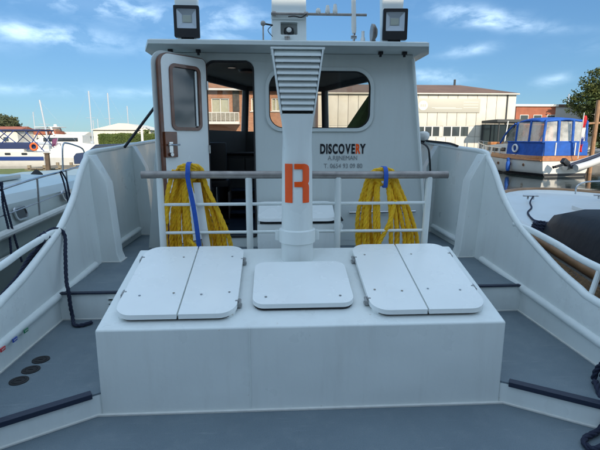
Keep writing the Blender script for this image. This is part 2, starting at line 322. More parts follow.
# =================================================================== OUR BOAT : DECKS
Z1, Z2 = 0.15, 0.385           # side deck, upper deck
DX = 1.985                     # half width at the bulwark foot
deck = MB().prism([(-DX, -1.2), (DX, -1.2), (DX, 2.07), (1.70, 2.25), (1.245, 2.55), (-1.245, 2.55), (-1.70, 2.25), (-DX, 2.07)], lambda u, v, k: (u, v, -0.02*k)).build('deck', DECK, smooth=0)
tag(deck, kind='structure')
for s in (-1, 1):
    MB().prism([(s*1.23, 2.555), (s*1.70, 2.255), (s*DX, 2.075), (s*(DX+.01), 3.72), (s*1.23, 3.72)], lambda u, v, k: (u, v, Z1 - 0.012*k)).build('side_deck', DECK, deck, smooth=0)
    # riser from the well deck up to the side deck
    pts = [(s*1.236, 2.552), (s*1.70, 2.25), (s*(DX+.03), 2.068)]
    q = MB()
    for (a, b) in zip(pts, pts[1:]):
        d = Vector((b[0]-a[0], b[1]-a[1], 0)).normalized(); nn = Vector((-d.y, d.x, 0)) * (1 if s > 0 else -1)
        A, B = Vector((*a, 0)), Vector((*b, 0))
        q.hexa([A+Vector((0,0,-.03)), B+Vector((0,0,-.03)), B+nn*.02+Vector((0,0,-.03)), A+nn*.02+Vector((0,0,-.03)), A+Vector((0,0,Z1-.004)), B+Vector((0,0,Z1-.004)), B+nn*.02+Vector((0,0,Z1-.004)), A+nn*.02+Vector((0,0,Z1-.004))])
    q.build('riser', WHITE, deck, smooth=0)
    # rubber step nosing, L-shaped
    a, b = Vector((s*1.275, 2.512, 0)), Vector((s*(DX-.01), 2.052, 0)); d = (b-a).normalized(); out = Vector((d.y, -d.x, 0)) * (1 if s > 0 else -1)
    prof = [(-.010, -.020), (.004, -.020), (.004, .012), (-.050, .012), (-.050, .002), (-.010, .002)]
    MB().loft([[p + out*o_ + Vector((0, 0, Z1+z_)) for o_, z_ in prof] for p in (a, b)]).build('step_nosing', NAVY, deck, bevel=0.003)
    # second riser with vent grille, upper deck nosing
    vx0, vx1 = 1.32, 1.60
    q = MB().prism([(s*1.20, Z1-.02), (s*(DX+.02), Z1-.02), (s*(DX+.02), Z2-.004), (s*1.20, Z2-.004)], lambda u, v, k: (u, 3.70+0.02*k, v),
                   holes=[[(s*(vx0+.01), z), (s*(vx1-.01), z), (s*(vx1-.01), z+.022), (s*(vx0+.01), z+.022)] for z in (.195, .235, .275, .315)] if s < 0 else [])
    q.build('riser', WHITE, deck, smooth=0)
    if s < 0:
        g = BX('vent_grille', LOUVRE_DARK, deck, (s*1.46, 3.735, .265), (.30, .02, .17))
        for z in (.195, .235, .275, .315):
            BX('slat', WHITE, g, (s*1.46, 3.692, z+.025), (.27, .03, .006), rot=None)
    BX('step_nosing', NAVY, deck, (s*1.60, 3.705, Z2+.002), (.77, .045, .016), 0.004)
    # sealant beads
    TB('sealant_bead', BEAD, deck, [(s*1.262, 2.535, .006), (s*1.70, 2.243, .006), (s*(DX-.005), 2.055, .006)], .009, 6)
    TB('sealant_bead', BEAD, deck, [(s*(DX-.003), 2.10, Z1+.004), (s*(DX-.003), 3.70, Z1+.004), (s*1.25, 3.695, Z1+.004)], .009, 6)
    MB().prism([(s*.02, 3.725), (s*(DX+.01), 3.725), (s*1.99, 6.0), (s*1.90, 9.6), (s*.02, 10.4)], lambda u, v, k: (u, v, Z2 - 0.012*k)).build('upper_deck', DECK, deck, smooth=0)
TB('sealant_bead', BEAD, deck, [(-1.262, 2.535, .006), (1.262, 2.535, .006)], .010, 6)
# round deck plugs
for px, py in ((41, 360), (31, 370), (19, 381)):
    p = at(px, py, z=Z1); q = MB()
    q.tube([(p.x, p.y, Z1-.002), (p.x, p.y, Z1+.005)], .056, 28)
    o = q.build('deck_filler_cap', BLACKR, deck)
    MB().tube([(p.x + .038*math.cos(a*.5236), p.y + .038*math.sin(a*.5236), Z1+.006) for a in range(12)], .0025, 6, closed=True).build('ring', BLACK, o)
    BX('slot', BLACK, o, (p.x, p.y, Z1+.0065), (.03, .005, .003))
# hull shell below the decks
HULLP = mat('dark_hull_paint', (0.03, 0.04, 0.07), 0.35)
secs = []
for y, hw in ((-4, 1.9), (-1.2, 2.06), (3, 2.09), (6, 2.09), (9, 1.98), (10.6, 1.2), (11.4, .05)):
    secs.append([(-hw, y, Z1-.05 if y < 3.8 else Z2-.03), (hw, y, Z1-.05 if y < 3.8 else Z2-.03), (hw*.93, y, -1.1), (0, y, -1.5), (-hw*.93, y, -1.1)])
# the open well and decks sit inside the shell, so only its sides are built
q = MB()
for s in (-1, 1):
    rows = []
    for sec in secs:
        hw = sec[1][0]; rows.append([(s*hw, sec[0][1], sec[0][2]), (s*(hw+.02), sec[0][1], -.35), (s*hw*.93, sec[0][1], -1.1), (0, sec[0][1], -1.5)])
    q.loft(rows, closed=False)
q.build('hull', HULLP, deck)

# =================================================================== BULWARKS
PROF = [(-1.6, .50), (-.5, .505), (1.0, .51), (2.0, .525), (2.83, .548), (3.02, .58), (3.27, .64), (3.53, .728), (3.75, .808), (3.95, .892), (4.14, 1.005), (4.30, 1.12), (4.43, 1.245), (4.56, 1.365), (4.68, 1.455), (4.80, 1.515), (5.5, 1.545), (6.9, 1.61), (8.2, 1.66), (9.4, 1.70)]
def wx(y, z):      # half width of the bulwark face: foot 1.985, slight flare, narrowing forward
    return 1.985 + 0.055*max(0, min(1.2, z-.15)) - 0.012*max(0, y-5.5)**1.6
def bulwark(s, label):
    t = thing('bulwark', label, 'bulwark', (s*2.0, 3.0, 0))
    def W(x, y, z): return (x - s*2.0, y - 3.0, z)
    ys = []; 
    for (a, za), (b, zb) in zip(PROF, PROF[1:]):
        for k in range(3): f = k/3; ys.append((a+(b-a)*f, za+(zb-za)*f))
    ys.append(PROF[-1])
    # smooth profile
    sm = smooth_path([(0, a, z) for a, z in PROF], 4); ys = [(p.y, p.z) for p in sm]
    secs = []
    for y, z in ys:
        zb = -.05 if y < 3.72 else Z1-.02
        sec = [W(s*wx(y, zb+(z-zb)*k/4), y, zb+(z-zb)*k/4) for k in range(5)] + [W(s*(wx(y, zb+(z-zb)*k/4)+.05), y, zb+(z-zb)*k/4) for k in range(4, -1, -1)]
        secs.append(sec)
    MB().loft(secs).build('panel', WHITE, t, smooth=50)
    MB().tube([W(s*(wx(y, z)+.022), y, z+.006) for y, z in ys], .030, 12).build('cap_rail', WHITE, t, smooth=60)
    # stringer tube along the foot
    def sz(y): return .30 + .055*(y-2.5)
    TB('stringer', WHITE, t, [W(s*(1.985+.012), y, sz(y)) for y in (-1.5, 0, 1, 2, 3, 4, 4.5)], .034, 14)
    TB('stringer', WHITE, t, [W(s*(1.985+.006), y, Z2+.085+.01*(y-4.9)) for y in (4.97, 5.5, 6.0)], .034, 14)
    # stiffener posts: box with a bevelled head
    for (ya, yb) in ((4.68, 4.86), (6.08, 6.24), (7.5, 7.66)):
        zt = 1.50 + .05*(ya-4.7); x0 = wx(ya, zt)
        def X_(z, d): return s*(wx(ya, z) - d)
        prof = [(-.01, Z2), (.19, Z2), (.165, Z2+.08), (.155, 1.22 + .05*(ya-4.7)), (.02, zt), (-.01, zt)]
        secs = [[W(X_(z, d), y, z) for d, z in prof] for y in (ya, yb)]
        MB().loft(secs).build('stiffener', WHITE, t, bevel=0.008)
        TB('sealant_bead', BEAD, t, [W(X_(Z2, 0), ya-.004, Z2+.004), W(X_(Z2, .194), ya-.004, Z2+.004), W(X_(Z2, .194), yb, Z2+.004)], .008, 6)
    # rail along the low part
    top = [W(s*2.04, 3.99, .885), W(s*2.075, 3.80, .868), W(s*2.10, 3.45, .822), W(s*2.11, 2.93, .758), W(s*2.10, 1.5, .735), W(s*2.1, -1.5, .73)]
    TB('hand_rail', WHITE, t, smooth_path(top, 6), .027, 14)
    for y in (2.94, 1.2, -.5):
        zb = .545 if y > 2 else .505
        TB('rail_post', WHITE, t, [W(s*2.06, y, zb), W(s*2.105, y, .745)], .019, 10)
    return t, W
bl, WL = bulwark(-1, 'white steel bulwark on the left with three small coloured stickers along its foot')
br, WR = bulwark(1, 'white steel bulwark on the right with a small white lamp on its top edge')
for px, py, c in ((4, 349, (.65, .03, .04)), (16, 339.5, (.02, .07, .40)), (27, 330.5, (.02, .22, .10))):
    m = mat('sticker_print', c, 0.35)
    p = at(px, py, x=-1.945); ang = math.atan(.055)
    q = MB(); q.box(WL(-1.952, p.y, p.z), (.006, .05, .024), rot=None)
    o = q.build('sticker', m, bl); o['label'] = {0.65: 'small red and white sticker', 0.02: 'small blue or green sticker'}.get(c[0])
    q = MB()
    for k in range(3): q.box(WL(-1.9485, p.y-.014+.014*k, p.z+.001), (.003, .005, .010))
    q.build('sticker_print', BEAD, o)
# lamp on the right bulwark
LAMPW = mat('white_lamp_plastic', (0.75, 0.74, 0.70), 0.3)
lp = at(423, 143, x=2.03)
t = thing('deck_lamp', 'small white round lamp on the top edge of the right bulwark beside the wheelhouse', 'lamp', (lp.x, lp.y, 1.635))
q = MB(); q.tube([(0, 0, 0), (0, 0, .02), (0, 0, .06), (0, 0, .11), (0, 0, .135), (0, 0, .142)], [.05, .075, .09, .085, .055, .01], 20); q.build('dome', LAMPW, t, smooth=60)
MB().tube([(0, 0, -.03), (0, 0, .012)], .06, 16).build('base', BLACKR, t)
tag(TB('cable', BLACKR, None, smooth_path([(lp.x-.05, lp.y-.02, 1.62), (1.93, 6.2, 1.55), (1.915, 6.05, 1.40), (1.93, 6.02, 1.1), (1.935, 6.02, .6)], 6), .013, 8), 'black cable hanging from the white lamp down the inside of the right bulwark', 'cable')
tag(TB('rope', BLACKR, None, smooth_path([(2.04, 6.6, 1.64), (2.05, 6.2, 1.625), (2.05, 5.7, 1.605), (2.05, 5.45, 1.575)], 6), .014, 8), 'thin black line lying on the cap of the right bulwark', 'rope')

# =================================================================== ENGINE TRUNK with hatches
trunk = thing('hatch_box', 'big white box on the deck with sloping top and three white hatches', 'deck box', (0, 2.54, 0))
SL = .26
def TT(x, y, h=0.0): return (x, y-2.54, .55 + SL*(y-2.54) + h)
q = MB(); yb = 3.505; xf = 1.24; 
q.hexa([(-xf, 0, -.02), (xf, 0, -.02), (xf, yb-2.54, -.02), (-xf, yb-2.54, -.02), (-xf, 0, .55), (xf, 0, .55), (xf, yb-2.54, .55+SL*(yb-2.54)), (-xf, yb-2.54, .55+SL*(yb-2.54))])
q.build('casing', WHITE, trunk, bevel=0.012)
def hatch(poly, label=None, hole=None):
    q = MB(); q.prism(poly, lambda u, v, k: TT(u, v, .052 if k == 0 else .022)); o = q.build('hatch_cover', HATCHW, trunk, bevel=0.009)
    if label: o['label'] = label
    return o
def coaming(x0, y0, x1, y1):
    q = MB(); q.prism(rrect(x0, y0, x1, y1, .05), lambda u, v, k: TT(u, v, .026 if k == 0 else -.004)); return q.build('coaming', WHITE, trunk)
for s in (-1, 1):
    for xo, xi, outer in ((1.158, .776, True), (.766, .418, False)):
        r_in = .11; r_out = .11
        a, b = (s*xo, s*xi)
        x0, x1 = min(a, b), max(a, b)
        # round only the corners away from the middle seam
        left_round = (x0 == a) if outer else (x0 == b)
        rs = [r_in, .004, .004, r_in] if left_round else [.004, r_in, r_in, .004]
        h = hatch(rrect(x0, 2.60, x1, 3.445, rs))
        xe = s*xo + s*.012 if outer else s*xi - s*.012
        for yh in ((2.86, 3.30) if outer else (2.74, 3.26)):
            q = MB(); q.tube([TT(xe, yh-.026, .034), TT(xe, yh+.026, .034)], .010, 10); q.box(TT(xe, yh, .012), (.026, .045, .016), 0.003)
            q.box(TT(xe - (s if outer else -s)*.016, yh, .046), (.022, .036, .010), 0.002); q.build('hinge', HINGEM, h)
        for (bx_, by_) in ((xo-.11, 2.80), (xi+.08, 3.28), (xi+.06, 2.82)):
            MB().tube([TT(s*bx_, by_, .05), TT(s*bx_, by_, .056)], .008, 10).build('screw', STEEL, h)
    coaming(min(s*1.145, s*.43), 2.63, max(s*1.145, s*.43), 3.43)
    MB().prism(rrect(min(s*1.150, s*.425), 2.612, max(s*1.150, s*.425), 3.437, .10), lambda u, v, k: TT(u, v, .0225 if k == 0 else .010)).build('contact_shade_strip', BLACKR, trunk)  # black strip standing in for contact shade in the gap under the covers
h = hatch(rrect(-.325, 2.685, .325, 3.195, .075), 'single square hatch cover with rounded corners in the middle')
for x_ in (-.24, .24): MB().tube([TT(x_, 2.76, .05), TT(x_, 2.76, .056)], .009, 10).build('screw', STEEL, h)
MB().prism(rrect(-.318, 2.693, .318, 3.188, .07), lambda u, v, k: TT(u, v, .0225 if k == 0 else .006)).build('contact_shade_strip', BLACKR, trunk)  # same painted shade strip under the middle hatch
TB('weld_seam', WHITE, trunk, [(-.335, -.001, .0), (-.335, -.001, .545)], .0035, 6)
q = MB(); q.prism(rrect(-.30, 2.71, .30, 3.17, .06), lambda u, v, k: TT(u, v, .024 if k == 0 else -.004)); q.build('coaming', WHITE, trunk)

# =================================================================== VENT DUCT with the big R
PY = 3.355; PR = .118
duct = thing('ventilation_duct', 'tall white ventilation duct with louvred head and big orange letter on the deck box', 'ventilation duct', (-.01, PY, .76))
def DZ(z): return z-.76
MB().tube([(0, 0, z) for z in (-.05, .10, .22)], PR+.004, 40).build('foot_pipe', WHITE, duct, smooth=60)
MB().tube([(0, 0, DZ(.885)), (0, 0, DZ(.892)), (0, 0, DZ(.985)), (0, 0, DZ(.992))], [PR+.006, PR+.020, PR+.020, PR+.006], 40).build('collar', WHITE, duct, smooth=60)
for s in (-1, 1): BX('clamp_lug', WHITE, duct, (s*(PR+.033), 0, DZ(.94)), (.03, .035, .075), 0.004)
# pipe blends from a circle to the rectangular louvre head
def sec(z, hw, hd, p, n=48):
    out = []
    for k in range(n):
        a = 2*math.pi*k/n; c, s_ = math.cos(a), math.sin(a); q_ = (abs(c)**p + abs(s_)**p)**(-1/p); out.append((hw*c*q_, hd*s_*q_, DZ(z)))
    return out
secs = [sec(.98, PR, PR, 2), sec(1.25, PR-.003, PR-.003, 2), sec(1.45, PR-.006, PR-.006, 2), sec(1.55, .110, .108, 2.4), sec(1.66, .105, .108, 4), sec(1.76, .109, .110, 9), sec(1.83, .120, .112, 24)]
MB().loft(secs, cap=False).build('pipe', WHITE, duct, smooth=60)
z0, z1, w0, w1, dp = 1.83, 2.262, .120, .180, .112
def hw(z): return w0 + (w1-w0)*(z-z0)/(z1-z0)
q = MB(); fr = .012; n_ = 10
# side cheeks, back, top
for s in (-1, 1):
    q.hexa([(s*(w0-fr), -dp, DZ(z0)), (s*w0, -dp, DZ(z0)), (s*w0, dp, DZ(z0)), (s*(w0-fr), dp, DZ(z0)), (s*(w1-fr), -dp-.01, DZ(z1)), (s*w1, -dp-.01, DZ(z1)), (s*w1, dp, DZ(z1)), (s*(w1-fr), dp, DZ(z1))])
q.hexa([(-w0, dp-.01, DZ(z0)), (w0, dp-.01, DZ(z0)), (w0, dp, DZ(z0)), (-w0, dp, DZ(z0)), (-w1, dp-.01, DZ(z1)), (w1, dp-.01, DZ(z1)), (w1, dp, DZ(z1)), (-w1, dp, DZ(z1))])
q.box((0, -.004, DZ(z1)+.004), (2*w1+.012, 2*dp+.018, .012))
q.box((0, 0, DZ(z0)-.002), (2*w0, 2*dp-.006, .008))
head = q.build('louvre_head', WHITE, duct, bevel=0.002)
BX('inner_screen', SCREENG, duct, (0, -.02, DZ(2.05)), (.20, .01, .41))
for k in range(n_):
    z = z0 + .022 + (z1-z0-.03)*k/n_; hz = hw(z)-fr-.001; st = (z1-z0-.03)/n_
    q = MB(); t_ = .004
    # blade slopes outward and down
    q.hexa([(-hz, -dp-.012, DZ(z)), (hz, -dp-.012, DZ(z)), (hz, -dp+.016, DZ(z+st*.97)), (-hz, -dp+.016, DZ(z+st*.97)),
            (-hz, -dp-.012, DZ(z)+.008), (hz, -dp-.012, DZ(z)+.008), (hz, -dp+.024, DZ(z+st*.97)+t_), (-hz, -dp+.024, DZ(z+st*.97)+t_)])
    q.build('slat', WHITE, duct, smooth=0)
# stencil R in vinyl, wrapped on the pipe
def Rpolys():
    Wd, Ht = .175, .282
    A = [(0, 0), (.30, 0), (.30, 1), (0, 1)]
    outer = [(.375, 1.0)] + [(1-.2+.2*math.cos(a), 1-.13+.13*math.sin(a)) for a in [R(x) for x in (90, 60, 30, 0)]] + [(1, .58)]
    outer += [(.985, .53), (.95, .495), (.985, .455), (1, .40), (1, 0), (.73, 0), (.73, .385), (.70, .41), (.375, .41), (.375, .545), (.69, .545), (.73, .575), (.73, .84), (.70, .865), (.375, .865)]
    return [[(u*Wd-Wd/2-.004, v*Ht+1.20) for u, v in P] for P in (A, outer)]
q = MB()
for P in Rpolys():
    # dense strips so that the letter follows the curve
    tris = tessellate_polygon([[Vector((p[0], p[1], 0)) for p in P]])
    bm2 = bmesh.new(); vs = [bm2.verts.new((p[0], p[1], 0)) for p in P]
    for t in tris: bm2.faces.new([vs[i] for i in t])
    for k in range(1, 24):
        x = -.1 + .2*k/24
        bmesh.ops.bisect_plane(bm2, geom=bm2.verts[:]+bm2.edges[:]+bm2.faces[:], plane_co=(x, 0, 0), plane_no=(1, 0, 0))
    bm2.verts.ensure_lookup_table(); mp = {}
    for v in bm2.verts:
        rr = PR + .0005; mp[v] = q.bm.verts.new((v.co.x, -math.sqrt(max(1e-6, rr*rr - v.co.x**2)), DZ(v.co.y)))
    for f in bm2.faces: q.bm.faces.new([mp[v] for v in f.verts])
    bm2.free()
o = q.build('letter', ORANGE, duct, smooth=0)
md = o.modifiers.new('solid', 'SOLIDIFY'); md.thickness = 0.002; md.offset = 0
o['label'] = 'large orange stencil letter R'

# =================================================================== RAILING
RY = 3.62
rail = thing('railing', 'white pipe railing with thick grey top bar standing behind the deck box', 'railing', (0, RY, Z2))
ztop = 1.375 - Z2
q = MB(); pts = [(-1.225, 0, ztop+.006), (-.6, 0, ztop+.003), (0, 0, ztop), (.6, 0, ztop-.003), (1.235, 0, ztop-.004)]
q.tube(pts, .030, 16); q.build('top_bar', ALU, rail, smooth=60)
for x0, x1 in ((-1.085, -1.085), (-.385, -.385), (.335, .335), (1.085, 1.055)):
    TB('rail_post', WHITE, rail, [(x0, 0, ztop-.02), (x1, 0, 0)], .027, 14)
for zz in (at(250, 204, y=RY).z - Z2, at(250, 232, y=RY).z - Z2):
    TB('bar', WHITE, rail, [(-1.085, 0, zz), (1.075, 0, zz)], .013, 12)
for x in (-1.085, -.385, .335, 1.055): MB().tube([(x, 0, 0), (x, 0, .008)], .05, 20).build('foot_flange', WHITE, rail)

# =================================================================== WHEELHOUSE
WY = 5.30; FLOOR = .45; WT = 2.60
wh = thing('wheelhouse', 'white steel wheelhouse with open door, wide rounded window and flat overhanging roof', 'wheelhouse', (0, WY, Z2))
def H(x, y, z): return (x, y-WY, z-Z2)
INNER = mat('grey_interior_lining', (0.075, 0.08, 0.085), 0.6, var=0.2, vscale=2)
CEIL = mat('cream_headlining', (0.20, 0.18, 0.15), 0.7, var=0.15, vscale=4)
IFLOOR = mat('blue_cabin_floor', (0.03, 0.06, 0.11), 0.5, var=0.2, vscale=5)
def edge_x(z): return 1.685 + (1.405-1.685)*(z-.39)/(2.60-.39)
outer = [(-edge_x(Z2), Z2), (edge_x(Z2), Z2), (edge_x(WT), WT), (-edge_x(WT), WT)]
door_hole = rrect(-.945, .50, -.402, 2.520, [.03, .03, .10, .10])
win_hole = rrect(-.245, 1.775, .935, 2.425, [.17, .17, .20, .20], 10)
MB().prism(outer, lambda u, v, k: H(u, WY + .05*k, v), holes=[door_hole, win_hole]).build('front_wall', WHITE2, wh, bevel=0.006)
# inner lining just behind the front wall
MB().prism([(-1.38, .46), (1.38, .46), (1.38, 2.58), (-1.38, 2.58)], lambda u, v, k: H(u, WY + .054 + .012*k, v), holes=[rrect(-.93, .52, -.417, 2.505, [.03, .03, .09, .09]), rrect(-.23, 1.79, .92, 2.41, .16)]).build('inner_lining', INNER, wh, smooth=0)
# door frame (black rubber seal), window ring
def ring(name, m, r_out, r_in, y0, y1, parent):
    return MB().prism(r_out, lambda u, v, k: H(u, y0 + (y1-y0)*k, v), holes=[r_in]).build(name, m, parent, bevel=0.002)
ring('door_seal', BLACKR, rrect(-.943, .502, -.404, 2.518, [.03, .03, .098, .098]), rrect(-.930, .515, -.417, 2.505, [.03, .03, .088, .088]), WY-.012, WY+.03, wh)
wn = ring('window', WHITE2, rrect(-.275, 1.745, .965, 2.455, [.19, .19, .22, .22], 10), rrect(-.236, 1.784, .926, 2.416, [.16, .16, .19, .19], 10), WY-.022, WY-.002, wh)
MB().prism(rrect(-.243, 1.777, .933, 2.423, [.168, .168, .198, .198], 10), lambda u, v, k: H(u, WY+.015+.014*k, v), holes=[rrect(-.226, 1.794, .916, 2.406, [.15, .15, .18, .18], 10)]).build('gasket', BLACKR, wn)
MB().prism(rrect(-.24, 1.78, .93, 2.42, [.165, .165, .195, .195], 10), lambda u, v, k: H(u, WY+.018+.006*k, v)).build('pane', GLASS, wn, smooth=0)
# other walls, with a window band between z 1.80 and 2.50
foot = [(-1.60, 5.352), (-1.60, 6.5), (-.80, 8.4), (.80, 8.4), (1.60, 6.5), (1.60, 5.352)]
head_ = [(-1.40, 5.352), (-1.38, 6.45), (-.68, 8.3), (.72, 8.3), (1.38, 6.45), (1.40, 5.352)]
def wallpt(i, f, z, inset=0):
    k = (z-Z2)/(WT-Z2); a = Vector(foot[i]).lerp(Vector(head_[i]), k); b = Vector(foot[i+1]).lerp(Vector(head_[i+1]), k); p = a.lerp(b, f)
    d = (b-a).normalized(); nn = Vector((d.y, -d.x)); p = p + nn*inset; return H(p.x, p.y, z)
for i, nm in enumerate(('side_wall', 'corner_wall', 'fore_wall', 'corner_wall', 'side_wall')):
    holes_ = {0: [(.12, .88)], 1: [(.05, .95)], 2: [(.045, .47), (.53, .955)], 3: [(.05, .95)], 4: [(.12, .88)]}[i]
    hp = [rrect(a, 1.80, b, 2.50, .0) for a, b in holes_]
    MB().prism([(0, Z2), (1, Z2), (1, WT), (0, WT)], lambda u, v, k: wallpt(i, u, v, .04*k), holes=hp).build(nm, WHITE2 if False else INNER, wh, smooth=0)
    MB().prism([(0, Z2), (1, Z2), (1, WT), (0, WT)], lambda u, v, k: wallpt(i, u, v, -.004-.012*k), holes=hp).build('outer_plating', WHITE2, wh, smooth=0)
    for a, b in holes_:
        g_ = MB().prism([(a, 1.80), (b, 1.80), (b, 2.50), (a, 2.50)], lambda u, v, k: wallpt(i, u, v, .012+.006*k)).build('window', GLASS, wh, smooth=0)
MB().prism(foot, lambda u, v, k: H(u, v, FLOOR - .02*k)).build('cabin_floor', IFLOOR, wh, smooth=0)
MB().prism([(x*.985, y-.02 if y > 6 else y+.02) for x, y in head_], lambda u, v, k: H(u, v, 2.595 - .02*k)).build('headlining', CEIL, wh, smooth=0)
for cx, cy in ((-.55, 6.35), (-.30, 6.75), (.2, 7.2)):
    MB().tube([H(cx, cy, 2.574), H(cx, cy, 2.545)], [.11, .09], 24).build('ceiling_hatch', BLACK, wh)
for cx, cy in ((-.72, 6.1), (-.1, 6.6), (.5, 6.1)): MB().tube([H(cx, cy, 2.574), H(cx, cy, 2.560)], .05, 16).build('spot_fitting', STEEL, wh)
# roof slab with fascia and chamfered outer corners
roof_out = [(-1.46, 4.93), (1.46, 4.93), (1.60, 5.35), (1.60, 6.6), (.9, 8.75), (-.9, 8.75), (-1.60, 6.6), (-1.60, 5.35)]
roof_low = [(-1.44, 4.96), (1.44, 4.96), (1.47, 5.35), (1.47, 6.5), (.82, 8.6), (-.82, 8.6), (-1.47, 6.5), (-1.47, 5.35)]
q = MB()
q.loft([[H(x, y, 2.602) for x, y in roof_low], [H(x, y, 2.618) for x, y in roof_out], [H(x, y, 2.655) for x, y in roof_out], [H(x*.985, y+.02 if y < 5 else y-.01, 2.668) for x, y in roof_out]])
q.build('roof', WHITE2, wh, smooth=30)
# brackets under the eave
for px in (170, 198, 381, 405):
    p = at(px, 51, y=5.12); q = MB(); q.box(H(p.x, 5.14, 2.585), (.05, .05, .03), 0.004); q.box(H(p.x, 5.14, 2.56), (.025, .03, .03), .003); q.build('eave_bracket', BLACK, wh)
# lettering
def text(s, size, loc, m, parent, name, xs=1.0, bold=0.0, align='LEFT', label=None):
    c = bpy.data.curves.new(name, 'FONT'); c.body = s; c.size = size; c.extrude = .0012; c.offset = bold; c.align_x = align
    o = bpy.data.objects.new('tmp_text', c); COL.objects.link(o); bpy.context.view_layer.update()
    me = bpy.data.meshes.new_from_object(o.evaluated_get(bpy.context.evaluated_depsgraph_get())); me.name = name
    bpy.data.objects.remove(o)
    me.transform(Matrix.Rotation(R(90), 4, 'X') @ Matrix.Diagonal((xs, 1, 1, 1))); me.materials.clear(); me.materials.append(m)
    o = bpy.data.objects.new(name, me); COL.objects.link(o); o.parent = parent; o.location = loc
    if label: o['label'] = label
    return o, max(v.co.x for v in me.vertices), min(v.co.x for v in me.vertices)
xw = .352
for ch in 'DISCOVERY':
    o, mx_, mn_ = text(ch, .150, (0, 0, 0), ORANGE if ch == 'R' else INK, wh, 'letter', xs=.575, bold=.0065, label='painted letter ' + ch)
    o.location = Vector(H(xw - mn_, WY-.003, 1.497)); xw += (mx_-mn_) + .009
    if ch == 'R': xw -= .016
o, a, b = text('A.RIJNEMAN', .075, H(.618, WY-.003, 1.418), GREYINK, wh, 'lettering', xs=.85, align='CENTER', label='small grey painted name')
o, a, b = text('T. 0654 93 09 80', .075, H(.625, WY-.003, 1.325), GREYINK, wh, 'lettering', xs=.88, align='CENTER', label='small grey painted phone number')
# horizontal grab rail low on the wall
TB('grab_rail', STEEL, wh, [H(.70, WY-.05, .80), H(1.50, WY-.05, .81)], .016, 10)
for x in (.72, 1.1, 1.48): TB('rail_bracket', STEEL, wh, [H(x, WY, .80), H(x, WY-.05, .805)], .010, 8)
TB('downpipe', WHITE, wh, [H(1.40, WY-.03, 2.55), H(1.66, WY-.03, .42)], .016, 10)
# ---- open door (own part with its own pieces)
hx, hy = -.945, WY-.02; ang = math.atan2(4.84-hy, -1.345-hx)      # points from the hinge to the free edge
du = Vector((math.cos(ang), math.sin(ang), 0)); dn = Vector((du.y, -du.x, 0))
if dn.y > 0: dn = -dn
DWd = .575
def D(u, v, o_): p = Vector((hx, hy, 0)) + du*u + dn*o_; return H(p.x, p.y, v)
dz0, dz1 = .52, 2.52
door = MB().prism(rrect(0, dz0, DWd, dz1, [.02, .02, .10, .06]), lambda u, v, k: D(u, v, .02 - .045*k), holes=[rrect(.115, 1.78, .455, 2.40, .05)]).build('door', HATCHW, wh, bevel=0.004)
door['label'] = 'open white door with wood trimmed window, swung out to the left'
MB().prism(rrect(.085, 1.75, .485, 2.43, .07), lambda u, v, k: D(u, v, .036-.014*k), holes=[rrect(.120, 1.785, .450, 2.395, .045)]).build('window_frame', WOODD, door, bevel=0.003)
MB().prism(rrect(.114, 1.78, .456, 2.401, .05), lambda u, v, k: D(u, v, .010-.006*k)).build('window_pane', DGLASS, door, smooth=0)
MB().prism(rrect(.135, 1.80, .155, 2.38, .0), lambda u, v, k: D(u, v, .026-.012*k)).build('window_runner', HATCHW, door, smooth=0)
# wooden edging round the leaf
eo = rrect(-.008, dz0-.01, DWd+.034, dz1+.008, [.02, .02, .12, .07]); ei = rrect(.004, dz0+.004, DWd-.004, dz1-.006, [.02, .02, .10, .06])
MB().prism(eo, lambda u, v, k: D(u, v, .018-.035*k), holes=[ei]).build('edge_trim', WOODD, door, bevel=0.003)
eo2 = rrect(-.002, dz0-.02, DWd+.075, dz1+.03, [.02, .02, .14, .07])
MB().prism(eo2, lambda u, v, k: D(u, v, -.030-.014*k), holes=[rrect(.012, dz0+.03, DWd+.012, dz1-.03, .06)]).build('outer_flange', WHITE2, door, bevel=0.002)
MB().prism(rrect(DWd-.135, 1.47, DWd+.01, 1.735, .008), lambda u, v, k: D(u, v, .046-.024*k)).build('lock_block', WOODD, door, bevel=0.003)
MB().prism(rrect(DWd-.075, 1.52, DWd-.03, 1.63, .004), lambda u, v, k: D(u, v, .052-.008*k)).build('lock_plate', STEEL, door)
q = MB(); q.tube([D(DWd-.02, 1.60, .05), D(DWd-.02, 1.60, .095), D(DWd-.13, 1.60, .095)], .010, 8); q.build('handle', STEEL, door)
q = MB(); q.tube([D(DWd-.045, 1.50, .05), D(DWd-.045, 1.50, .075)], .020, 14); q.build('lock_cylinder', STEEL, door)
for z in (.8, 1.5, 2.2): MB().tube([D(-.005, z, .03), D(-.005, z+.09, .03)], .012, 10).build('hinge', STEEL, door)
# interior fit-out
BLK2 = mat('black_seat_vinyl', (0.02, 0.02, 0.022), 0.45, bump=0.15, bscale=40)
cons = thing('helm_console', 'dark grey panelled console under the front windows inside the wheelhouse', 'console', (-.1, 7.6, FLOOR))
q = MB()
q.box((-.25, .05, .48), (1.2, .45, .96), 0.01); q.build('cabinet', INNER, cons)
for x in (-.7, -.42, -.14, .14): BX('cabinet_door', INNER, cons, (x, -.185, .48), (.26, .02, .86), 0.006)
BX('worktop', BLACK, cons, (-.25, .02, .985), (1.3, .52, .03), 0.006)
q = MB(); q.tube([(.05 + .19*math.cos(a*R(15)), -.30, 1.02 + .19*math.sin(a*R(15))) for a in range(24)], .013, 8, closed=True); q.build('steering_wheel', WOODD, cons)
for k in range(3):
    a = R(90+120*k); TB('spoke', STEEL, cons, [(.05, -.30, 1.02), (.05+.19*math.cos(a), -.30, 1.02+.19*math.sin(a))], .008, 6)
seat = thing('helm_chair', 'dark helm chair on a grey pedestal just inside the open door', 'chair', (-1.0, 6.35, FLOOR))
